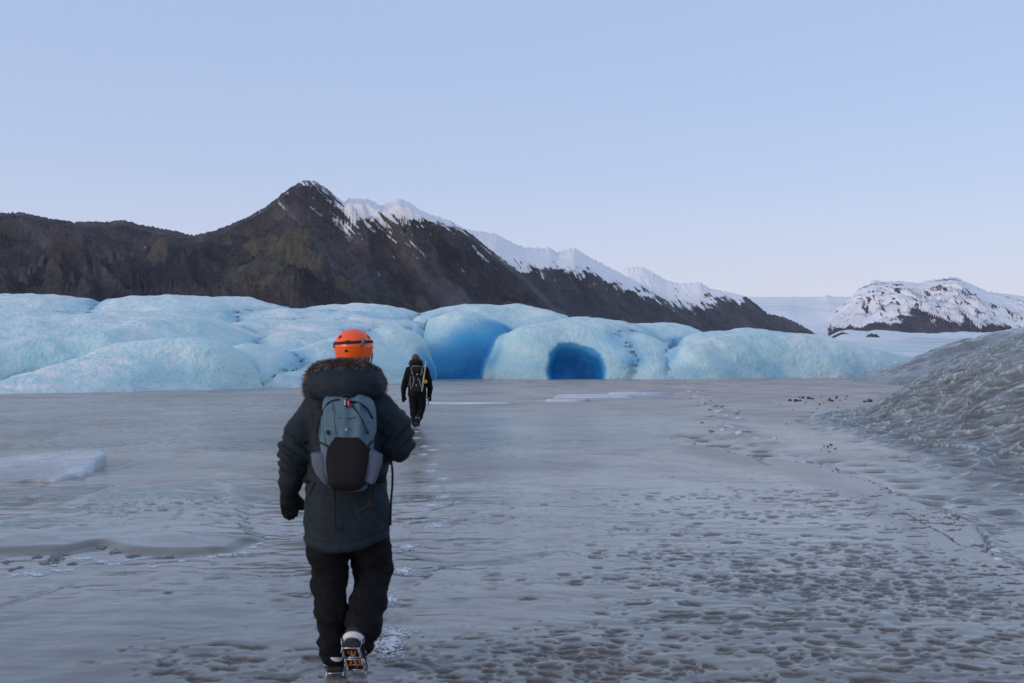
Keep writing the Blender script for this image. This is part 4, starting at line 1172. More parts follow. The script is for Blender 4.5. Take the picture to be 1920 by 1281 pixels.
def smooth_curve(pts, n):
    p = np.array(pts, float); L = np.concatenate([[0], np.cumsum(np.linalg.norm(np.diff(p, axis=0), axis=1))])
    t = np.linspace(0, L[-1], n)
    q = np.stack([np.interp(t, L, p[:, k]) for k in range(3)], 1)
    for _ in range(max(1, n // 12)):
        q[1:-1] = (q[:-2] + 2 * q[1:-1] + q[2:]) / 4
    return q

def fur_trim(name, pts, rad, length, count, mat, parent, seed, wid=0.0011, sag=0.6):
    r = np.random.RandomState(seed)
    c = smooth_curve(pts, 80)
    tan = np.gradient(c, axis=0); tan /= np.linalg.norm(tan, axis=1)[:, None]
    i = r.randint(0, 79, count); fr = r.rand(count)[:, None]
    p = c[i] * (1 - fr) + c[i + 1] * fr; t = tan[i]
    u = np.cross(t, [0, 0, 1.0]); u /= np.linalg.norm(u, axis=1)[:, None] + 1e-9; v = np.cross(u, t)
    a = r.rand(count) * 2 * np.pi
    d = np.cos(a)[:, None] * u + np.sin(a)[:, None] * v
    d = d + 0.35 * r.normal(size=(count, 3)) + t * (0.5 * np.sin(c[i][:, :1] * 60) + 0.2)
    d /= np.linalg.norm(d, axis=1)[:, None]
    L = length * (0.55 + 0.6 * r.rand(count))[:, None]
    clump = pn3(p[:, 0] * 55, p[:, 1] * 55, p[:, 2] * 55 + a * 1.5, 2)[:, None]
    L = L * (1 + 0.35 * clump)
    b0 = p + d * rad * 0.6
    g = np.array([0, 0, -1.0])
    m_ = b0 + d * L * 0.55 + g * L * 0.10 * sag
    e = b0 + d * L + g * L * 0.38 * sag + 0.12 * L * r.normal(size=(count, 3))
    s = np.cross(d, r.normal(size=(count, 3))); s /= np.linalg.norm(s, axis=1)[:, None]
    w = wid
    V = np.stack([b0 - s * w, b0 + s * w, m_ - s * w * 0.8, m_ + s * w * 0.8, e], 1).reshape(-1, 3)
    k = np.arange(count)[:, None] * 5
    tone = np.repeat(np.clip(r.rand(count) * 0.7 + 0.30 + 0.45 * clump[:, 0], 0, 1), 5)
    along_ = np.tile([0, 0, 0.5, 0.5, 1.0], count)
    # dense core so that no gaps show through
    tb = MB().tube([tuple(q) for q in c[::4]], rad * 0.95, 10)
    VT = np.concatenate(tb.V); n0 = len(V)
    F4 = np.concatenate([k + np.array([[0, 1, 3, 2]]), np.array(tb.F[4]) + n0]); F3 = np.concatenate([k + np.array([[2, 3, 4]]), np.array(tb.F[3]) + n0])
    return np_mesh(name, np.concatenate([V, VT]), [F3, F4], mat, parent,
                   dict(tone=np.concatenate([tone, np.full(len(VT), 0.1)]), along=np.concatenate([along_, np.zeros(len(VT))])))

def make_boot(root, xf, label=None, h=0.007, trim=True):
    """boot with sole, trim and crampon, heel at the origin and toe towards +y before xf"""
    def upper(P):
        f = chain(P, [(0, 0.05, 0.075, 0.050), (0, 0.15, 0.062, 0.046), (0, 0.245, 0.046, 0.043)], 0.03)
        f = smin(f, chain(P, [(0, 0.055, 0.08, 0.050), (0, 0.068, 0.135, 0.048)], 0.02), 0.03)
        return smax(f, 0.020 - P[2], 0.004)
    boot = solid('boot', upper, (-0.08, -0.03, 0.0), (0.08, 0.32, 0.27), h, M_BOOT, root,
                 lambda V: 0.002 * pn3(V[:, 0] * 60, V[:, 1] * 60, V[:, 2] * 60, 4), xf)
    if label: boot['label'] = label
    solid('sole', lambda P: np.minimum(rbox(P, (0, 0.055, 0.012), (0.094, 0.125, 0.034), 0.014), rbox(P, (0, 0.20, 0.010), (0.108, 0.19, 0.030), 0.014)),
          (-0.07, -0.03, -0.02), (0.07, 0.32, 0.05), h * 0.8, M_SOLE, boot, None, xf)
    if trim:
        solid('trim', lambda P: np.maximum(np.maximum(upper(P) - 0.0045, np.abs(P[2] - 0.060 - 0.25 * np.maximum(0.03 - P[1], 0)) - 0.016), np.maximum(P[1] - 0.19, -(upper(P) + 0.004))),
              (-0.07, -0.02, 0.02), (0.07, 0.21, 0.10), 0.0045, M_TRIM, boot, None, xf)
    def part(mb, name, mat):
        V = np.concatenate(mb.V); mb.V = [xf(V)]; return mb.build(name, mat, boot)
    fr = MB()
    for s in (-1, 1):
        fr.box((s * 0.044, 0.06, -0.008), (0.006, 0.12, 0.012)); fr.box((s * 0.050, 0.205, -0.008), (0.006, 0.14, 0.012))
        fr.tube([(s * 0.050, 0.02, 0.0), (s * 0.058, 0.0, 0.045)], 0.003, 6)
    for y in (0.005, 0.115, 0.14, 0.205, 0.27): fr.box((0, y, -0.0085), (0.096, 0.009, 0.005))
    fr.box((0, 0.128, -0.007), (0.022, 0.10, 0.004))
    part(fr, 'crampon_frame', M_METAL)
    for s in (-1, 1):
        for y in (0.005, 0.055, 0.112, 0.145, 0.205, 0.265):
            part(MB().cone((s * 0.045, y, -0.008), (s * 0.048, y, -0.040), 0.0062, 5), 'spike', M_METAL)
        part(MB().cone((s * 0.028, 0.275, -0.006), (s * 0.026, 0.325, -0.018), 0.0062, 5), 'spike', M_METAL)
    for x0, x1, y0, y1, w in ((-0.020, -0.015, 0.040, 0.072, 0.010), (0.0, 0.0, 0.035, 0.078, 0.011), (0.020, 0.015, 0.040, 0.072, 0.010), (-0.020, -0.032, 0.155, 0.225, 0.013), (0.0, 0.002, 0.150, 0.235, 0.014), (0.022, 0.034, 0.155, 0.225, 0.013)):
        part(MB().tube([(x0, y0, -0.009), ((x0 + x1) / 2, (y0 + y1) / 2, -0.010), (x1, y1, -0.009)], [w * 0.35, w * 0.5, w * 0.4], 6, 0.6), 'plate', M_ORANGE)
    st = MB()
    st.tube([(-0.056, 0.02, 0.03), (-0.060, 0.05, 0.085), (-0.040, 0.11, 0.125), (0.0, 0.125, 0.135), (0.040, 0.11, 0.125), (0.060, 0.05, 0.085), (0.056, 0.02, 0.03)], 0.006, 6)
    part(st, 'crampon_strap', M_STRAP)
    return boot

def make_glove(root, wrist, side, mat, tilt=0.0, fwd=0.0, scale=1.0, h=0.006, curl=0.25, yaw=0.0):
    """hand hanging from the wrist: palm, four fingers of different length, thumb towards side"""
    def f(P):
        x, y, z = P
        g = chain(P, [(0, 0, 0.035, 0.047), (0, 0, 0.0, 0.040), (0, 0.005, -0.05, 0.036)], 0.02)
        palm = rbox(P, (0, 0.004, -0.055), (0.094, 0.046, 0.085), 0.022)
        g = smin(g, palm, 0.02)
        for i, (ox, ln) in enumerate([(-0.034, 0.058), (-0.012, 0.074), (0.011, 0.080), (0.033, 0.070)]):
            ox = ox * -side
            a = (ox, 0.004, -0.085, 0.0150); b_ = (ox * 0.92, 0.004 + curl * 0.06, -0.085 - ln * 0.55, 0.0138); c = (ox * 0.82, 0.004 + curl * 0.16, -0.085 - ln * 0.98, 0.0115)
            g = smin(g, chain(P, [a, b_, c], 0.006), 0.007)
        th = chain(P, [(side * 0.030, 0.006, -0.030, 0.020), (side * 0.060, 0.016, -0.062, 0.0165), (side * 0.062, 0.024, -0.098, 0.0135)], 0.008)
        return smin(g, th, 0.014)
    ct, st_ = math.cos(tilt), math.sin(tilt); cf, sf = math.cos(fwd), math.sin(fwd); cyw, syw = math.cos(yaw), math.sin(yaw)
    def xf(V):
        V = V * scale
        x, y, z = V[:, 0], V[:, 1], V[:, 2]
        x, y = x * cyw - y * syw, x * syw + y * cyw
        y, z = y * cf - z * sf, y * sf + z * cf
        x, z = x * ct + z * st_, -x * st_ + z * ct
        return np.stack([x, y, z], 1) + np.array(wrist)
    return solid('glove', f, (-0.09, -0.05, -0.20), (0.09, 0.09, 0.085), h, mat, root, lambda V: 0.0016 * pn3(V[:, 0] * 70, V[:, 1] * 70, V[:, 2] * 70, 9), xf)

def fold_disp(amp, seed, f=(9, 9, 7)):
    def d(V):
        a = pn3(V[:, 0] * f[0], V[:, 1] * f[1], V[:, 2] * f[2], seed)
        b_ = 1 - np.abs(pn3(V[:, 0] * f[0] * 1.3 + a * 0.6, V[:, 1] * f[1] * 1.3, V[:, 2] * f[2] * 2.1 + V[:, 0] * 6, seed + 1)) * 2
        c = pn3(V[:, 0] * 28, V[:, 1] * 28, V[:, 2] * 34, seed + 2)
        return amp * (0.9 * a + 0.55 * b_ + 0.22 * c)
    return d

def make_head(root, c, yaw, h=0.008):
    cy, sy = math.cos(yaw), math.sin(yaw)
    def f(P):
        x = (P[0] - c[0]) * cy + (P[1] - c[1]) * sy; y = -(P[0] - c[0]) * sy + (P[1] - c[1]) * cy; z = P[2] - c[2]
        Q = (x, y, z)
        g = smin(ell(Q, (0, 0, 0.02), (0.078, 0.097, 0.105)), ell(Q, (0, 0.035, -0.055), (0.058, 0.062, 0.065)), 0.03)
        g = smin(g, rcone(Q, (0, 0.094, 0.01), (0, 0.115, -0.025), 0.010, 0.014), 0.012)
        for s in (-1, 1):
            g = smin(g, ell(Q, (s * 0.078, -0.005, -0.01), (0.012, 0.020, 0.030)), 0.006)
            g = smax(g, -ell(Q, (s * 0.032, 0.098, 0.008), (0.016, 0.012, 0.010)), 0.01)
        g = smax(g, -ell(Q, (0, 0.100, -0.058), (0.024, 0.006, 0.004)), 0.006)
        return smin(g, rcone(Q, (0, -0.01, -0.06), (0, -0.03, -0.20), 0.055, 0.062), 0.03)
    o = solid('head', f, (c[0] - 0.14, c[1] - 0.16, c[2] - 0.22), (c[0] + 0.14, c[1] + 0.16, c[2] + 0.15), h, M_SKIN, root)
    def hair(P):
        x = (P[0] - c[0]) * cy + (P[1] - c[1]) * sy; y = -(P[0] - c[0]) * sy + (P[1] - c[1]) * cy; z = P[2] - c[2]
        return np.maximum(np.maximum(ell((x, y, z), (0, -0.006, 0.0), (0.088, 0.102, 0.125)), y - 0.03), -0.10 - z)
    solid('hair', hair, (c[0] - 0.13, c[1] - 0.13, c[2] - 0.13), (c[0] + 0.13, c[1] + 0.13, c[2] + 0.15), h, M_HAIR, root, lambda V: 0.004 * pn3(V[:, 0] * 70, V[:, 1] * 70, V[:, 2] * 25, 3))
    return o

# ------------------------------------------------------------------ the near walker
D1 = 5.257; X1 = (650 - CX) * D1 / FP
def A(px, py, yl=0.0, r=None):
    D = D1 + yl
    p = ((px - CX) * D / FP - X1, yl, CAMZ + (HY - py) * D / FP)
    return p if r is None else (*p, r)

W1 = empty('person', (X1, D1, 0.0))
props(W1, 'person in dark teal parka with fur hood and orange helmet walking away on the ice', 'person')

TOR = [(0.64, 0.0, 0.0, 0.220, 0.165), (0.80, 0.0, 0.0, 0.219, 0.165), (0.95, 0.002, 0.0, 0.212, 0.160), (1.10, 0.008, 0.0, 0.198, 0.152), (1.26, 0.010, 0.0, 0.205, 0.150),
       (1.38, 0.008, 0.005, 0.205, 0.142), (1.46, 0.006, 0.01, 0.165, 0.120), (1.52, 0.006, 0.015, 0.11, 0.105), (1.57, 0.01, 0.02, 0.095, 0.095)]
ARML = [A(596, 770, 0.0, 0.088), A(566, 812, -0.01, 0.078), A(556, 850, -0.005, 0.081), A(549, 886, 0.03, 0.064), A(543, 917, 0.05, 0.048)]
ARMR = [A(716, 768, 0.0, 0.088), A(738, 800, -0.015, 0.081), A(745, 832, -0.02, 0.077), A(716, 846, 0.15, 0.060), A(692, 838, 0.27, 0.048)]
def parka(P):
    t = loft(P, TOR)
    hem = 0.665 + 0.05 * P[0] + 0.9 * P[0] ** 2
    inner = loft(P, [(a, b_, c, d - 0.022, e - 0.022) for a, b_, c, d, e in TOR])
    t = smax(t, hem - P[2], 0.012)
    t = np.maximum(t, -np.maximum(inner, P[2] - 0.80))
    a = chain(P, ARML, 0.03); b_ = chain(P, ARMR, 0.04)
    # padded rolls round the sleeves
    a = a + 0.006 * np.sin(P[2] * 62 + P[0] * 20) * sstep(1.35, 1.15, P[2])
    f = smin(smin(t, a, 0.045), b_, 0.045)
    return f
def parka_d(V):
    d = fold_disp(0.0115, 5, (7, 7, 5))(V)
    el = np.exp(-(((V[:, 2] - 1.16) / 0.10) ** 2)) * (V[:, 0] < -0.2)
    d = d + 0.010 * el * np.sin(V[:, 2] * 120 + V[:, 0] * 70)
    er = np.exp(-(((V[:, 2] - 1.24) / 0.12) ** 2)) * (V[:, 0] > 0.2)
    d = d + 0.010 * er * np.sin(V[:, 2] * 80 - V[:, 0] * 90)
    sd = np.exp(-((np.abs(V[:, 0]) - 0.19) / 0.05) ** 2) * sstep(0.72, 0.85, V[:, 2]) * sstep(1.35, 1.15, V[:, 2])
    d = d + 0.007 * sd * (1 - 2 * np.abs(pn3(V[:, 0] * 6, V[:, 1] * 6, V[:, 2] * 17 + V[:, 0] * 20, 33)))
    # sewn yoke and armhole seams
    d = d - 0.004 * np.exp(-((V[:, 2] - 1.37 - 0.25 * np.abs(V[:, 0])) / 0.004) ** 2) * (V[:, 1] < 0.02) * (np.abs(V[:, 0]) < 0.23)
    hemz = 0.665 + 0.05 * V[:, 0] + 0.9 * V[:, 0] ** 2
    d = d - 0.005 * np.exp(-((V[:, 2] - hemz - 0.045) / 0.006) ** 2)
    d = d - 0.006 * np.exp(-((V[:, 2] - 1.04 + 0.02 * np.sin(V[:, 0] * 9)) / 0.015) ** 2) * (np.abs(V[:, 0]) < 0.22)
    return d
jacket = solid('parka', parka, (-0.42, -0.26, 0.60), (0.42, 0.40, 1.60), 0.0085, M_PARKA, W1, parka_d)
jacket['label'] = 'dark teal knee length parka'
HOODP = [A(588, 724, 0.04, 0.055), A(606, 722, -0.07, 0.078), A(630, 724, -0.125, 0.088), A(656, 725, -0.135, 0.090), A(684, 722, -0.10, 0.082), A(706, 718, 0.04, 0.055)]
def hood_f(P):
    f = chain(P, HOODP, 0.04)
    f = smin(f, chain(P, [A(603, 698, -0.03, 0.035), A(640, 690, -0.11, 0.040), A(672, 690, -0.10, 0.040), A(700, 702, -0.03, 0.035)], 0.03), 0.05)
    return f
hood = solid('hood', hood_f, (-0.30, -0.30, 1.32), (0.30, 0.16, 1.72), 0.0085, M_PARKA, jacket, fold_disp(0.009, 15, (8, 8, 9)))
fur_trim('fur_trim', [A(690, 790, 0.22), A(712, 752, 0.14), A(711, 722, 0.03), A(709, 707, -0.03), A(698, 694, -0.09), A(680, 684, -0.14), A(650, 681, -0.165), A(614, 683, -0.14), A(592, 690, -0.09), A(580, 706, -0.03),
         A(578, 723, 0.03), A(585, 752, 0.14), A(610, 790, 0.22)], 0.022, 0.034, 16000, M_FUR, hood, 3, 0.0014)
make_glove(W1, A(542, 920, 0.055), 1, M_GLOVE, 0.03, 0.12, 1.02)
make_glove(W1, A(686, 837, 0.30), -1, M_GLOVE, -1.35, 0.3, 1.0)

LEGL = [A(624, 960, 0.0, 0.116), A(617, 1030, 0.0, 0.104), A(617, 1090, 0.01, 0.086), A(620, 1150, -0.03, 0.078), A(627, 1212, -0.055, 0.068), A(628, 1232, -0.055, 0.068)]
LEGR = [A(680, 960, 0.0, 0.116), A(694, 1030, 0.06, 0.104), A(700, 1072, 0.09, 0.094), A(690, 1130, 0.0, 0.086), A(681, 1172, -0.095, 0.086), A(674, 1207, -0.125, 0.078)]
def trous(P):
    f = smin(chain(P, LEGL, 0.03), chain(P, LEGR, 0.03), 0.02)
    f = smin(f, ell(P, (0.0, 0.0, 0.88), (0.19, 0.15, 0.16)), 0.05)
    # open cuffs
    e1, e2 = np.array(LEGL[-1]), np.array(LEGR[-1])
    f = np.maximum(f, -rcone(P, tuple(e1[:3] + np.array((0, 0, 0.04))), tuple(e1[:3] + np.array((0, 0, -0.12))), 0.055, 0.06))
    f = np.maximum(f, -rcone(P, tuple(e2[:3] + np.array((0, 0, 0.04))), tuple(e2[:3] + np.array((0, -0.05, -0.12))), 0.058, 0.064))
    f = smax(f, -(P[2] - 0.045), 0.01)
    return f
def trous_d(V):
    low = sstep(0.55, 0.10, V[:, 2])
    return fold_disp(0.014, 25, (8, 8, 9))(V) + 0.006 * low * np.sin(V[:, 2] * 95 + 3 * pn3(V[:, 0] * 9, V[:, 1] * 9, V[:, 2] * 6, 3) + V[:, 0] * 25)
solid('trousers', trous, (-0.26, -0.22, 0.0), (0.30, 0.28, 1.02), 0.0085, M_TROUS, W1, trous_d)

def foot_xf(toe_or_heel, pitch, yaw, pivot_toe):
    py_ = 0.29 if pivot_toe else 0.0
    c, s = math.cos(pitch), math.sin(pitch); cy, sy = math.cos(yaw), math.sin(yaw)
    def xf(V):
        x, y, z = V[:, 0] * 0.93, (V[:, 1] - py_) * 0.93, V[:, 2] * 0.93
        y, z = y * c + z * s, -y * s + z * c
        x, y = x * cy - y * sy, x * sy + y * cy
        return np.stack([x, y, z], 1) + np.array(toe_or_heel)
    return xf
gz1 = lake_z(X1, D1)
make_boot(W1, foot_xf((A(629, 1250, -0.10)[0], -0.115, gz1 + 0.036), 0.0, 0.10, False))
make_boot(W1, foot_xf((A(673, 1250, -0.06)[0], -0.065, gz1 + 0.030), R(42), -0.05, True), 'boot lifted to show its crampon')

HC = np.array(A(663, 651, 0.03))
make_head(W1, (HC[0], HC[1], HC[2] - 0.03), R(14))
def helm_q(P):
    cy, sy = math.cos(R(16)), math.sin(R(16))
    x = (P[0] - HC[0]) * cy + (P[1] - HC[1]) * sy; y = -(P[0] - HC[0]) * sy + (P[1] - HC[1]) * cy; z = P[2] - HC[2]
    return x, y, z
def helm_out(P, off=0.0):
    x, y, z = helm_q(P)
    k = 1 + 0.10 * np.minimum(z, 0) / 0.06
    return ell((x / k, y / k, np.maximum(z, 0)), (0, 0, 0), (0.1035 + off, 0.127 + off, 0.0975 + off))
def helm(P):
    x, y, z = helm_q(P)
    f = smax(helm_out(P), -helm_out(P, -0.008), 0.003)
    rim = -0.058 + 0.030 * sstep(-0.02, 0.10, y)
    f = smax(f, rim - z, 0.004)
    for vx, vy, vz, a in ((0.070, -0.052, 0.052, 0.014), (0.088, -0.025, 0.040, 0.013), (-0.075, -0.045, 0.052, 0.013)):
        f = smax(f, -ell((x, y, z), (vx, vy, vz), (a, a * 1.2, a * 0.75)), 0.003)
    return f
lo, hi = HC - 0.16, HC + 0.16
helmet = solid('helmet', helm, lo, hi, 0.0045, M_HELM, W1)
helmet['label'] = 'orange climbing helmet with black headlamp strap'
def band(P):
    x, y, z = helm_q(P)
    zc = 0.024 + 0.05 * x
    return np.maximum(np.maximum(helm_out(P, 0.0035), -helm_out(P, -0.003)), np.abs(z - zc) - 0.0085)
solid('headlamp_strap', band, lo, hi, 0.0035, M_STRAP, helmet)
def on_helm(px, py, off=0.002):
    """point on the back of the helmet that shows at that pixel"""
    ys_ = np.linspace(-0.16, 0.03, 200)
    P = np.array([A(px, py, y) for y in ys_])
    f = helm_out((P[:, 0], P[:, 1], P[:, 2]), off)
    i = int(np.argmax(f < 0)) if (f < 0).any() else 199
    return P[i]
def patch(P0, size, M=None): return MB().box(P0, size, M)
cl = on_helm(680, 643); solid('strap_clip', lambda P: rcone(P, tuple(cl + np.array((-0.004, -0.004, -0.012))), tuple(cl + np.array((0.008, -0.004, 0.012))), 0.0085, 0.0095), cl - 0.035, cl + 0.035, 0.003, M_LAMPG, helmet)
cl2 = np.array(A(627, 647, 0.0)); solid('strap_clip', lambda P: rbox(P, tuple(cl2), (0.010, 0.04, 0.034), 0.004), cl2 - 0.04, cl2 + 0.04, 0.003, M_LAMPG, helmet)
bk = on_helm(652, 642); patch(bk, (0.018, 0.006, 0.021)).build('strap_buckle', M_STRAP, helmet)
lb = on_helm(650, 658, 0.001); patch(lb, (0.021, 0.004, 0.013)).build('label_patch', M_STRAP, helmet)
for q in range(9):
    w = on_helm(639 + q * 2.6, 652.3 - q * 0.14, 0.0008)
    patch(w, (0.0052, 0.003, 0.0032)).build('printed_letter', M_PRINT, helmet)
sk_ = on_helm(690, 650, 0.001); patch(sk_, (0.010, 0.005, 0.010)).build('sticker', M_TRIM, helmet)
ch = MB(); ch.tube([A(697, 655, 0.03), A(698, 664, 0.03), A(697, 676, 0.05), A(690, 688, 0.10)], 0.004, 6)
ch.build('chin_strap', M_STRAP, helmet)
lampp = np.array(HC) + np.array((-0.036, 0.128, 0.02)); solid('headlamp', lambda P: rbox(P, tuple(lampp), (0.06, 0.035, 0.04), 0.01), lampp - 0.06, lampp + 0.06, 0.006, M_LAMPG, helmet)

# ------------------------------------------------------------------ the near walker's backpack
BP = empty('backpack', (X1, D1, 0.9))
props(BP, 'grey blue daypack with black lower panel on the back of the parka', 'backpack')
BP_OFF = np.array((0, 0, 0.9))
def Zp(zx, zy, yl=-0.27): return A(550 + zx / 5.825, 720 + zy / 5.825, yl)
rows = []
for zy, xl, xr, yo in [(120, 380, 760, -0.20), (150, 335, 800, -0.235), (200, 308, 838, -0.262), (280, 282, 862, -0.285), (400, 264, 876, -0.30), (550, 264, 880, -0.315), (680, 285, 862, -0.325), (800, 300, 850, -0.33),
                       (950, 320, 835, -0.335), (1080, 360, 812, -0.325), (1140, 395, 790, -0.30), (1185, 440, 760, -0.25)]:
    a = Zp(xl, zy); b_ = Zp(xr, zy)
    rows.append((a[2], (a[0] + b_[0]) / 2, (yo - 0.12) / 2, (b_[0] - a[0]) / 2, (-0.12 - yo) / 2))
def pack_raw(P): return loft(P, rows, 2.7)
def pack(P): return pack_raw(P) + 0.003 * pn3(P[0] * 9, P[1] * 6, P[2] * 8, 3)
def xo(V): return V - BP_OFF
def pdisp(V):
    # soft upright folds in the upper cloth
    up = sstep(1.20, 1.30, V[:, 2])
    fo = np.sin(V[:, 0] * 78 + 1.2 * pn3(V[:, 0] * 8, V[:, 1] * 8, V[:, 2] * 6, 8) + V[:, 2] * 9)
    return up * 0.0060 * fo * sstep(0.02, 0.06, np.abs(V[:, 0] + 0.01)) + 0.003 * pn3(V[:, 0] * 25, V[:, 1] * 25, V[:, 2] * 18, 6)
solid('pack_body', pack, (-0.22, -0.40, 0.86), (0.22, -0.08, 1.52), 0.007, M_PACK, BP, pdisp, xo)
def poly_part(name, zpts, off, thick, mat, label=None, h=0.0055, yl=-0.31, rim=0.010):
    poly = [(Zp(x, y, yl)[0], Zp(x, y, yl)[2]) for x, y in zpts]
    def f(P):
        x, y, z = np.broadcast_arrays(*P)
        s = -poly_sd(x[:, 0, :], z[:, 0, :], poly)[:, None, :]
        g = pack(P)
        return smax(smax(g - off, s, rim), np.maximum(-(g + thick), y + 0.19), 0.002)
    xs = [p[0] for p in poly]; zs = [p[1] for p in poly]
    o = solid(name, f, (min(xs) - 0.03, -0.42, min(zs) - 0.03), (max(xs) + 0.03, -0.15, max(zs) + 0.03), h, mat, BP,
              lambda V: 0.0022 * pn3(V[:, 0] * 22, V[:, 1] * 22, V[:, 2] * 16, 12), xo)
    if label: o['label'] = label
    return o
poly_part('lower_panel', [(465, 580), (590, 597), (710, 580), (840, 720), (838, 780), (802, 900), (765, 1060), (790, 1110), (690, 1172), (470, 1182), (400, 1130), (372, 1000), (355, 850), (375, 700)], 0.010, 0.006, M_PACKB, 'black lower panel')
def side_pocket(zpts, sgn):
    poly = [(Zp(x, y, -0.25)[0], Zp(x, y, -0.25)[2]) for x, y in zpts]
    cx_ = np.mean([p[0] for p in poly])
    def f(P):
        x, y, z = np.broadcast_arrays(*P)
        s = -poly_sd(x[:, 0, :], z[:, 0, :], poly)[:, None, :]
        dome = np.abs(y + 0.24) - (0.062 - 6.0 * (x - cx_) ** 2)
        return smax(s, dome, 0.016)
    xs = [p[0] for p in poly]; zs = [p[1] for p in poly]
    o = solid('side_pocket', f, (min(xs) - 0.03, -0.36, min(zs) - 0.03), (max(xs) + 0.03, -0.12, max(zs) + 0.03), 0.0055, M_PACKP, BP,
          lambda V: 0.002 * pn3(V[:, 0] * 26, V[:, 1] * 26, V[:, 2] * 20, 14), xo)
    o['label'] = 'pale grey side pocket'
side_pocket([(205, 748), (400, 748), (400, 900), (405, 1110), (345, 1072), (262, 982), (212, 870)], -1)
side_pocket([(800, 725), (850, 715), (966, 782), (952, 900), (882, 1092), (765, 1062), (795, 900)], 1)
def on_pack(zx, zy, off=0.004):
    ys_ = np.linspace(-0.42, -0.10, 260)
    P = np.array([Zp(zx, zy, y) for y in ys_])
    f = pack((P[:, 0], P[:, 1], P[:, 2])) - off
    return P[int(np.argmax(f < 0))] if (f < 0).any() else P[120]
def pack_line(name, zpts, w, mat, off=0.004, flat=0.6):
    zz = smooth_curve([(x, y, 0) for x, y in zpts], 24)
    pts = [on_pack(x, y, off) - BP_OFF for x, y, _ in zz]
    return MB().tube(pts, w / 2, 7).build(name, mat, BP, True)
pack_line('zip', [(505, 172), (430, 180), (370, 215), (310, 310), (270, 430), (256, 540)], 0.010, M_PACKB)
pack_line('zip', [(615, 192), (690, 198), (745, 222), (815, 280), (868, 380)], 0.011, M_PACKB)
pack_line('zip', [(640, 235), (700, 310), (760, 410), (800, 500)], 0.007, M_PACKB)
pack_line('seam', [(490, 365), (560, 382), (640, 375), (710, 350)], 0.003, M_PACKB, 0.0025)
pack_line('seam', [(750, 440), (728, 500), (708, 575)], 0.003, M_PACKB, 0.0025)
pack_line('cord', [(436, 200), (425, 262), (430, 300)], 0.003, M_STRAP)
pack_line('cord', [(730, 240), (745, 290)], 0.003, M_STRAP)
PAN = [(465, 580), (590, 597), (710, 580), (840, 720), (838, 780), (802, 900), (765, 1060), (790, 1110), (690, 1172), (470, 1182), (400, 1130), (372, 1000), (355, 850), (375, 700), (465, 580)]
pp_ = smooth_curve([(x, y, 0) for x, y in PAN], 70)
MB().tube([on_pack(x, y, 0.010) - BP_OFF for x, y, _ in pp_], 0.0026, 6).build('piping', M_STRAP, BP, True)
pack_line('compression_strap', [(285, 640), (330, 655), (392, 690)], 0.010, M_STRAP, 0.004)
pack_line('compression_strap', [(868, 620), (845, 650), (815, 690)], 0.010, M_STRAP, 0.004)
pack_line('seam', [(455, 250), (448, 400), (470, 560)], 0.0025, M_PACKB, 0.002)
pack_line('seam', [(325, 330), (330, 520), (360, 690)], 0.0025, M_PACKB, 0.002)
MB().tube([np.array(p) - BP_OFF for p in smooth_curve([on_pack(540, 150, 0.004), on_pack(550, 128, 0.03), on_pack(590, 118, 0.035), on_pack(632, 128, 0.03), on_pack(640, 150, 0.004)], 12)], 0.006, 7).build('haul_loop', M_STRAP, BP, True)
for zx, zy in ((392, 690), (815, 690)):
    c = on_pack(zx, zy, 0.010)
    solid('strap_buckle', lambda P: rbox(P, tuple(c), (0.020, 0.010, 0.016), 0.004), c - 0.025, c + 0.025, 0.003, M_STRAP, BP, None, xo)
for zx, zy in ((375, 525), (805, 520), (252, 520)):
    c = on_pack(zx, zy, 0.008)
    solid('toggle', lambda P: smin(rbox(P, tuple(c), (0.017, 0.014, 0.018), 0.005), rcone(P, tuple(c), tuple(c + np.array((0.006, -0.002, -0.014))), 0.006, 0.004), 0.004), c - 0.03, c + 0.03, 0.0035, M_STRAP, BP, None, xo)
for dx, hh, dz in ((-9, 24, 0), (0, 46, 0), (11, 34, 0)):   # small printed mark of three slim leaves
    a = on_pack(575 + dx, 515, 0.0035) - BP_OFF; b_ = on_pack(575 + dx * 0.6 + 2, 515 - hh, 0.0035) - BP_OFF
    MB().tube([a, (a + b_) / 2, b_], [0.0012, 0.0022, 0.0006], 5).build('logo', M_LOGO, BP)
c = on_pack(590, 210, 0.012)
lt = solid('clip_light', lambda P: rbox(P, tuple(c), (0.022, 0.022, 0.042), 0.008), c - 0.04, c + 0.04, 0.004, M_STRAP, BP, None, xo); lt['label'] = 'small black clip light glowing red'
c3 = c + np.array((0.007, -0.010, 0.0)); solid('lens', lambda P: rbox(P, tuple(c3), (0.009, 0.008, 0.026), 0.003), c3 - 0.03, c3 + 0.03, 0.003, M_LED, lt, None, xo)
c4 = c + np.array((-0.009, -0.010, 0.002)); solid('clip', lambda P: rbox(P, tuple(c4), (0.005, 0.006, 0.030), 0.002), c4 - 0.03, c4 + 0.03, 0.002, M_METAL, lt, None, xo)
def strap(pts, w, th, mat=M_STRAP, up=(0, 1, 0)):
    pp = [np.array(p) - BP_OFF for p in smooth_curve(pts, 18)]
    return MB().ribbon(pp, w, th, up).build('strap', mat, BP, True)
strap([A(627, 912, -0.30), A(627, 935, -0.215), A(626.5, 965, -0.195), A(627, 992, -0.19)], 0.017, 0.004)
c5 = np.array(A(627, 994, -0.192)); solid('buckle', lambda P: rbox(P, tuple(c5), (0.022, 0.012, 0.030), 0.004), c5 - 0.03, c5 + 0.03, 0.004, M_STRAP, BP, None, xo)
strap([A(702, 905, -0.22), A(699, 925, -0.20), A(694, 945, -0.19), A(668, 963, -0.188)], 0.013, 0.004)
strap([A(692, 905, -0.25), A(694, 930, -0.20), A(695, 955, -0.188)], 0.012, 0.004)
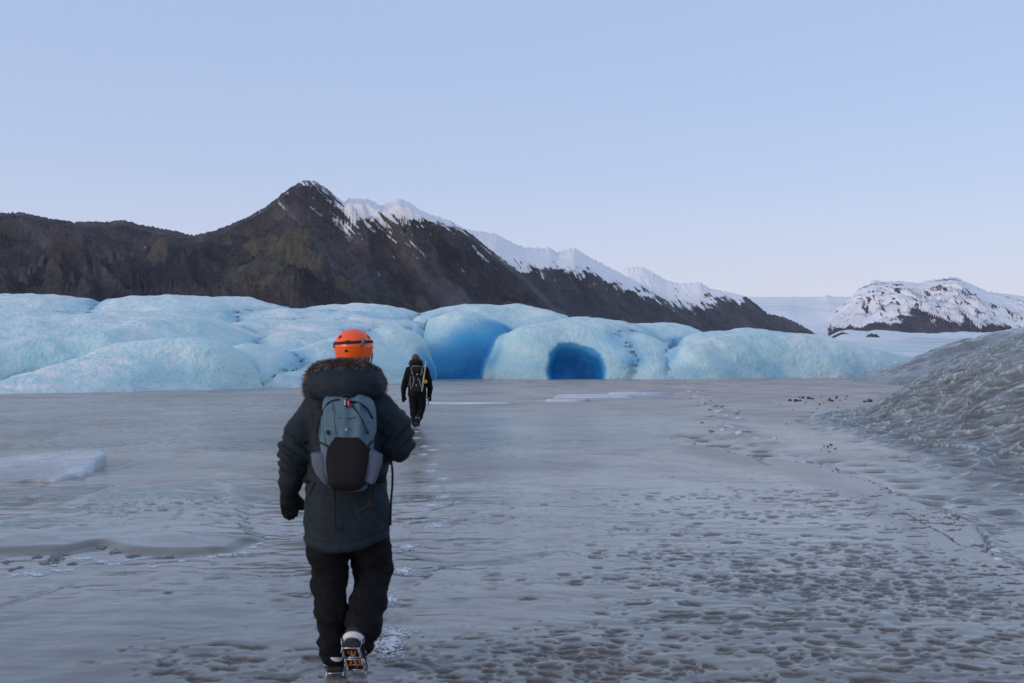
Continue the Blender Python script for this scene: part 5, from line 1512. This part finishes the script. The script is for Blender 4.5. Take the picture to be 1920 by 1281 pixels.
strap([A(722, 840, -0.14), A(732, 856, -0.08), A(736, 880, -0.02), A(736, 910, 0.0), A(733, 940, 0.0), A(732, 985, -0.02)], 0.012, 0.004)
strap([A(590, 905, -0.22), A(583, 920, -0.19), A(579, 928, -0.185)], 0.014, 0.006)
for s in (-1, 1):
    cxp = 0.0 + 0.13 * s
    strap([(cxp * 0.75, -0.14, 1.40), (cxp * 0.9, -0.09, 1.485), (cxp, 0.03, 1.51), (cxp * 1.1, 0.135, 1.42), (cxp * 1.2, 0.165, 1.25), (cxp * 1.5, 0.08, 1.10), (cxp * 1.45, -0.10, 1.02)], 0.05, 0.014, M_PACKB)

# ------------------------------------------------------------------ the far walker
D2 = FP * CAMZ / (803 - HY); X2 = (782 - CX) * D2 / FP
def B(px, py, yl=0.0, r=None):
    D = D2 + yl
    p = ((px - CX) * D / FP - X2, yl, CAMZ + (HY - py) * D / FP)
    return p if r is None else (*p, r)
gz2 = lake_z(X2, D2)
W2 = empty('person', (X2, D2, 0))
props(W2, 'small distant person in black with dark helmet walking towards the blue ice', 'person')
TOR2 = [(0.72, 0.0, 0, 0.225, 0.155), (0.86, 0.0, 0, 0.222, 0.155), (1.0, 0.0, 0, 0.215, 0.150), (1.2, 0.0, 0, 0.225, 0.150), (1.36, 0.0, 0, 0.215, 0.140), (1.44, 0.0, 0, 0.175, 0.12), (1.50, 0.0, 0.01, 0.10, 0.10), (1.55, 0, .02, .09, .09)]
def jacket2(P):
    t = smax(loft(P, TOR2), 0.78 - P[2], 0.01)
    a = chain(P, [B(767, 694, 0, 0.085), B(760, 715, 0, 0.072), B(757, 727, 0.02, 0.066), B(756.5, 742, 0.06, 0.048)], 0.03)
    b_ = chain(P, [B(798, 694, 0, 0.085), B(804, 714, 0, 0.072), B(806.5, 727, 0.02, 0.062), B(805.5, 740, 0.06, 0.048)], 0.03)
    return smin(smin(t, a, 0.05), b_, 0.05)
j2 = solid('jacket', jacket2, (-0.45, -0.22, 0.70), (0.45, 0.25, 1.62), 0.016, M_BLACKJ, W2, fold_disp(0.010, 35, (9, 9, 7)))
fur_trim('fur_trim', [B(788, 690, 0.15), B(790.5, 682, 0.05), B(789, 677.5, -0.06), B(784.5, 674.5, -0.11), B(779.5, 674, -0.12), B(774.5, 675, -0.11), B(770.5, 678.5, -0.06), B(770, 683, 0.05), B(773, 690, 0.15)], 0.030, 0.045, 2500, M_FUR2, j2, 8, 0.003)
solid('hood', lambda P: chain(P, [B(771.5, 684, 0.02, 0.05), B(776, 684, -0.10, 0.075), B(783, 684, -0.10, 0.075), B(789, 684, 0.02, 0.05)], 0.04), (-0.25, -0.25, 1.36), (0.25, 0.12, 1.72), 0.016, M_BLACKJ, j2)
make_glove(W2, B(756.8, 742, 0.06), 1, M_GLOVE, 0.05, 0.1, 1.0, 0.011)
make_glove(W2, B(805.3, 740, 0.06), -1, M_GLOVE, -0.02, 0.1, 1.0, 0.011)
gc = np.array(B(803.5, 746.5, 0.04)); solid('glove_patch', lambda P: rbox(P, tuple(gc), (0.05, 0.03, 0.03), 0.012), gc - 0.05, gc + 0.05, 0.01, M_GREEN, W2)
def trous2(P):
    l = chain(P, [B(775, 740, 0, 0.115), B(775.5, 760, 0.02, 0.098), B(776, 775, 0.03, 0.082), B(778, 797, 0.0, 0.066)], 0.03)
    r = chain(P, [B(790, 740, 0, 0.115), B(791, 758, 0.07, 0.098), B(790, 768, 0.08, 0.088), B(786, 782, -0.02, 0.075), B(783.5, 790, -0.09, 0.062)], 0.03)
    return smin(smin(l, r, 0.02), ell(P, (0, 0, 0.86), (0.18, 0.14, 0.15)), 0.04)
solid('trousers', trous2, (-0.30, -0.22, 0.02), (0.32, 0.25, 1.05), 0.016, M_BLACKJ, W2, fold_disp(0.012, 45, (9, 9, 9)))
make_boot(W2, foot_xf((B(779.0, 803)[0], -0.07, gz2 + 0.036), 0.0, 0.05, False), None, 0.012, False)
make_boot(W2, foot_xf((B(784.0, 803)[0], 0.0, gz2 + 0.04), R(58), 0.0, True), 'boot lifted off the ice', 0.012, False)
HC2 = np.array(B(779.5, 671.5, 0.02))
make_head(W2, (HC2[0], HC2[1], HC2[2] - 0.02), R(-5), 0.012)
hl2 = solid('helmet', lambda P: np.maximum(smax(ell(P, HC2, (0.098, 0.122, 0.105)), HC2[2] - 0.045 - P[2], 0.01), -ell(P, HC2 - np.array((0, 0, 0.01)), (0.088, 0.112, 0.095))),
            HC2 - 0.16, HC2 + 0.16, 0.009, M_HELM2, W2)
for k, zz in enumerate((0.02, 0.055)):
    solid('helmet_stripe', lambda P: np.maximum(np.maximum(ell(P, HC2, (0.101, 0.125, 0.108)), -ell(P, HC2, (0.095, 0.12, 0.102))), np.abs(P[2] - HC2[2] - zz - 0.15 * np.abs(P[0] - HC2[0])) - 0.007), HC2 - 0.14, HC2 + 0.14, 0.007, M_LAMPG, hl2)

BP2 = empty('backpack', (X2, D2, 0.9))
props(BP2, 'black and grey trekking backpack on the far walker', 'backpack')
def row2(py, xl, xr, yo):
    a = B(xl, py, -0.25); b_ = B(xr, py, -0.25)
    return (a[2], (a[0] + b_[0]) / 2, (yo - 0.11) / 2, (b_[0] - a[0]) / 2, (-0.11 - yo) / 2)
rows2 = [row2(*r) for r in [(686, 772, 791, -0.24), (690, 771, 792, -0.28), (705, 771.5, 792, -0.31), (720, 771, 793, -0.33), (730, 772, 793, -0.33), (735, 774, 790, -0.28)]]
def pack2(P): return loft(P, rows2, 2.6)
xo2 = xo
def sub2(name, f, lo_, hi_, mat, h=0.012): return solid(name, lambda P: f(P), lo_, hi_, h, mat, BP2, lambda V: 0.003 * pn3(V[:, 0] * 20, V[:, 1] * 20, V[:, 2] * 20, 3), xo)
sub2('pack_body', pack2, (-0.22, -0.38, 0.82), (0.22, -0.08, 1.58), M_PACKB)
lidc = B(781, 693, -0.26); sub2('lid', lambda P: rbox(P, lidc, (0.235, 0.19, 0.14), 0.05), (-0.2, -0.42, 1.3), (0.2, -0.1, 1.6), M_PACKB)
potc = B(781, 727, -0.32); sub2('front_pocket', lambda P: rbox(P, potc, (0.20, 0.11, 0.20), 0.04), (-0.2, -0.42, 0.8), (0.2, -0.2, 1.2), M_PACKB)
def st2(pts, w=0.016, mat=M_GREYSTRAP):
    MB().ribbon([np.array(B(*p)) - BP_OFF for p in pts], w, 0.010).build('strap', mat, BP2, True)
st2([(772, 687, -0.27), (780, 686.5, -0.33), (790, 687.5, -0.30)], 0.022)
st2([(771, 689, -0.28), (772.5, 697, -0.33), (774, 704, -0.345)], 0.03)
st2([(792, 689, -0.28), (791, 697, -0.33), (789.5, 704, -0.345)], 0.03)
st2([(775, 706, -0.36), (776.5, 713, -0.37), (774, 722, -0.37), (772, 728, -0.36)], 0.022)
st2([(784, 710, -0.37), (787, 715, -0.37), (789, 723, -0.37), (792, 731, -0.35)], 0.026)
st2([(770, 705, -0.30), (768.5, 715, -0.30), (770.5, 732, -0.32)], 0.018)
st2([(768, 719, -0.28), (764.5, 722, -0.22)], 0.014)
st2([(793, 712, -0.30), (794, 722, -0.30), (792.5, 731, -0.32)], 0.02)
for px, py in ((782, 701.8), (780.5, 722.6)):
    q = np.array(B(px, py, -0.385)) - BP_OFF
    MB().tube([q + np.array((-.006, 0, -.016)), q + np.array((0, 0, .020))], [0.008, 0.003], 5).tube([q + np.array((.010, 0, -.016)), q + np.array((.008, 0, .008))], [0.007, 0.003], 5).build('logo', M_TRIM, BP2)
for s in (-1, 1):
    MB().ribbon([np.array(p) - BP_OFF for p in [(0.10 * s, -0.12, 1.40), (0.12 * s, -0.05, 1.49), (0.14 * s, 0.08, 1.46), (0.16 * s, 0.15, 1.30), (0.2 * s, 0.05, 1.05), (0.17 * s, -0.12, 0.98)]], 0.05, 0.016).build('strap', M_PACKB, BP2, True)

# ice axe stuck through the far backpack's side straps
a, b_ = np.array(B(798.6, 679, -0.22)), np.array(B(791.3, 732, -0.36))
AX = empty('ice_axe', (X2 + b_[0], D2 + b_[1], b_[2])); AX_OFF = b_
props(AX, 'long pale wooden axe shaft strapped to the side of the far backpack', 'ice axe')
MB().tube([b_ - AX_OFF, (a + b_) / 2 - AX_OFF, a - AX_OFF], [0.020, 0.019, 0.015], 10).build('shaft', M_WOOD, AX, True)
MB().tube([a - AX_OFF, a - AX_OFF + (a - b_) * 0.05], [0.013, 0.004], 8).build('spike', M_METAL, AX)
MB().tube([b_ - AX_OFF + np.array((0, -0.11, -0.03)), b_ - AX_OFF + np.array((0, 0, 0.0)), b_ - AX_OFF + np.array((0, 0.13, -0.045))], [0.005, 0.016, 0.004], 6).build('axe_head', M_METAL, AX)
# round yellow tape roll hanging at the pack's side
tp = np.array(B(798, 715.8, -0.24))
TR = MB().tube([(0, -0.02, 0), (0, 0.02, 0)], 0.046, 20).tube([(0, -0.026, 0), (0, -0.018, 0)], 0.022, 12).build('tape_roll', M_YELLOW, None, False)
TR.location = (X2 + tp[0], D2 + tp[1], tp[2])
props(TR, 'round yellow roll hanging beside the far backpack', 'tape roll')
# short black stick in the far walker's right hand
s0, s1 = np.array(B(804, 742, 0.10)), np.array(B(803, 761, 0.06))
SK = empty('trekking_stick', (X2 + s1[0], D2 + s1[1], s1[2]))
props(SK, "short black stick held in the far walker's right hand", 'stick')
MB().tube([(0, 0, 0), s0 - s1], [0.009, 0.011], 8).build('shaft', M_STRAP, SK, True)
MB().tube([(s0 - s1) * 0.80, (s0 - s1) * 1.08], [0.016, 0.017], 8).build('grip', M_STRAP, SK, True)

# ------------------------------------------------------------------ the cold air between here and the far mountains
hz, hnt, _b = new_mat('cold_haze')
hnt.nodes.remove(_b)
pv = hnt.nodes.new('ShaderNodeVolumePrincipled')
pv.inputs['Color'].default_value = (0.86, 0.90, 0.97, 1)
pv.inputs['Density'].default_value = 0.000020
pv.inputs['Anisotropy'].default_value = 0.1
hnt.links.new(pv.outputs[0], hnt.nodes['Material Output'].inputs['Volume'])
hb = MB().box((0, 7000, 470), (36000, 16000, 1000)).build('haze', hz)
props(hb, 'thin pale haze in the cold air over the glacier', 'haze', kind='stuff')
scene.cycles.volume_bounces = 1
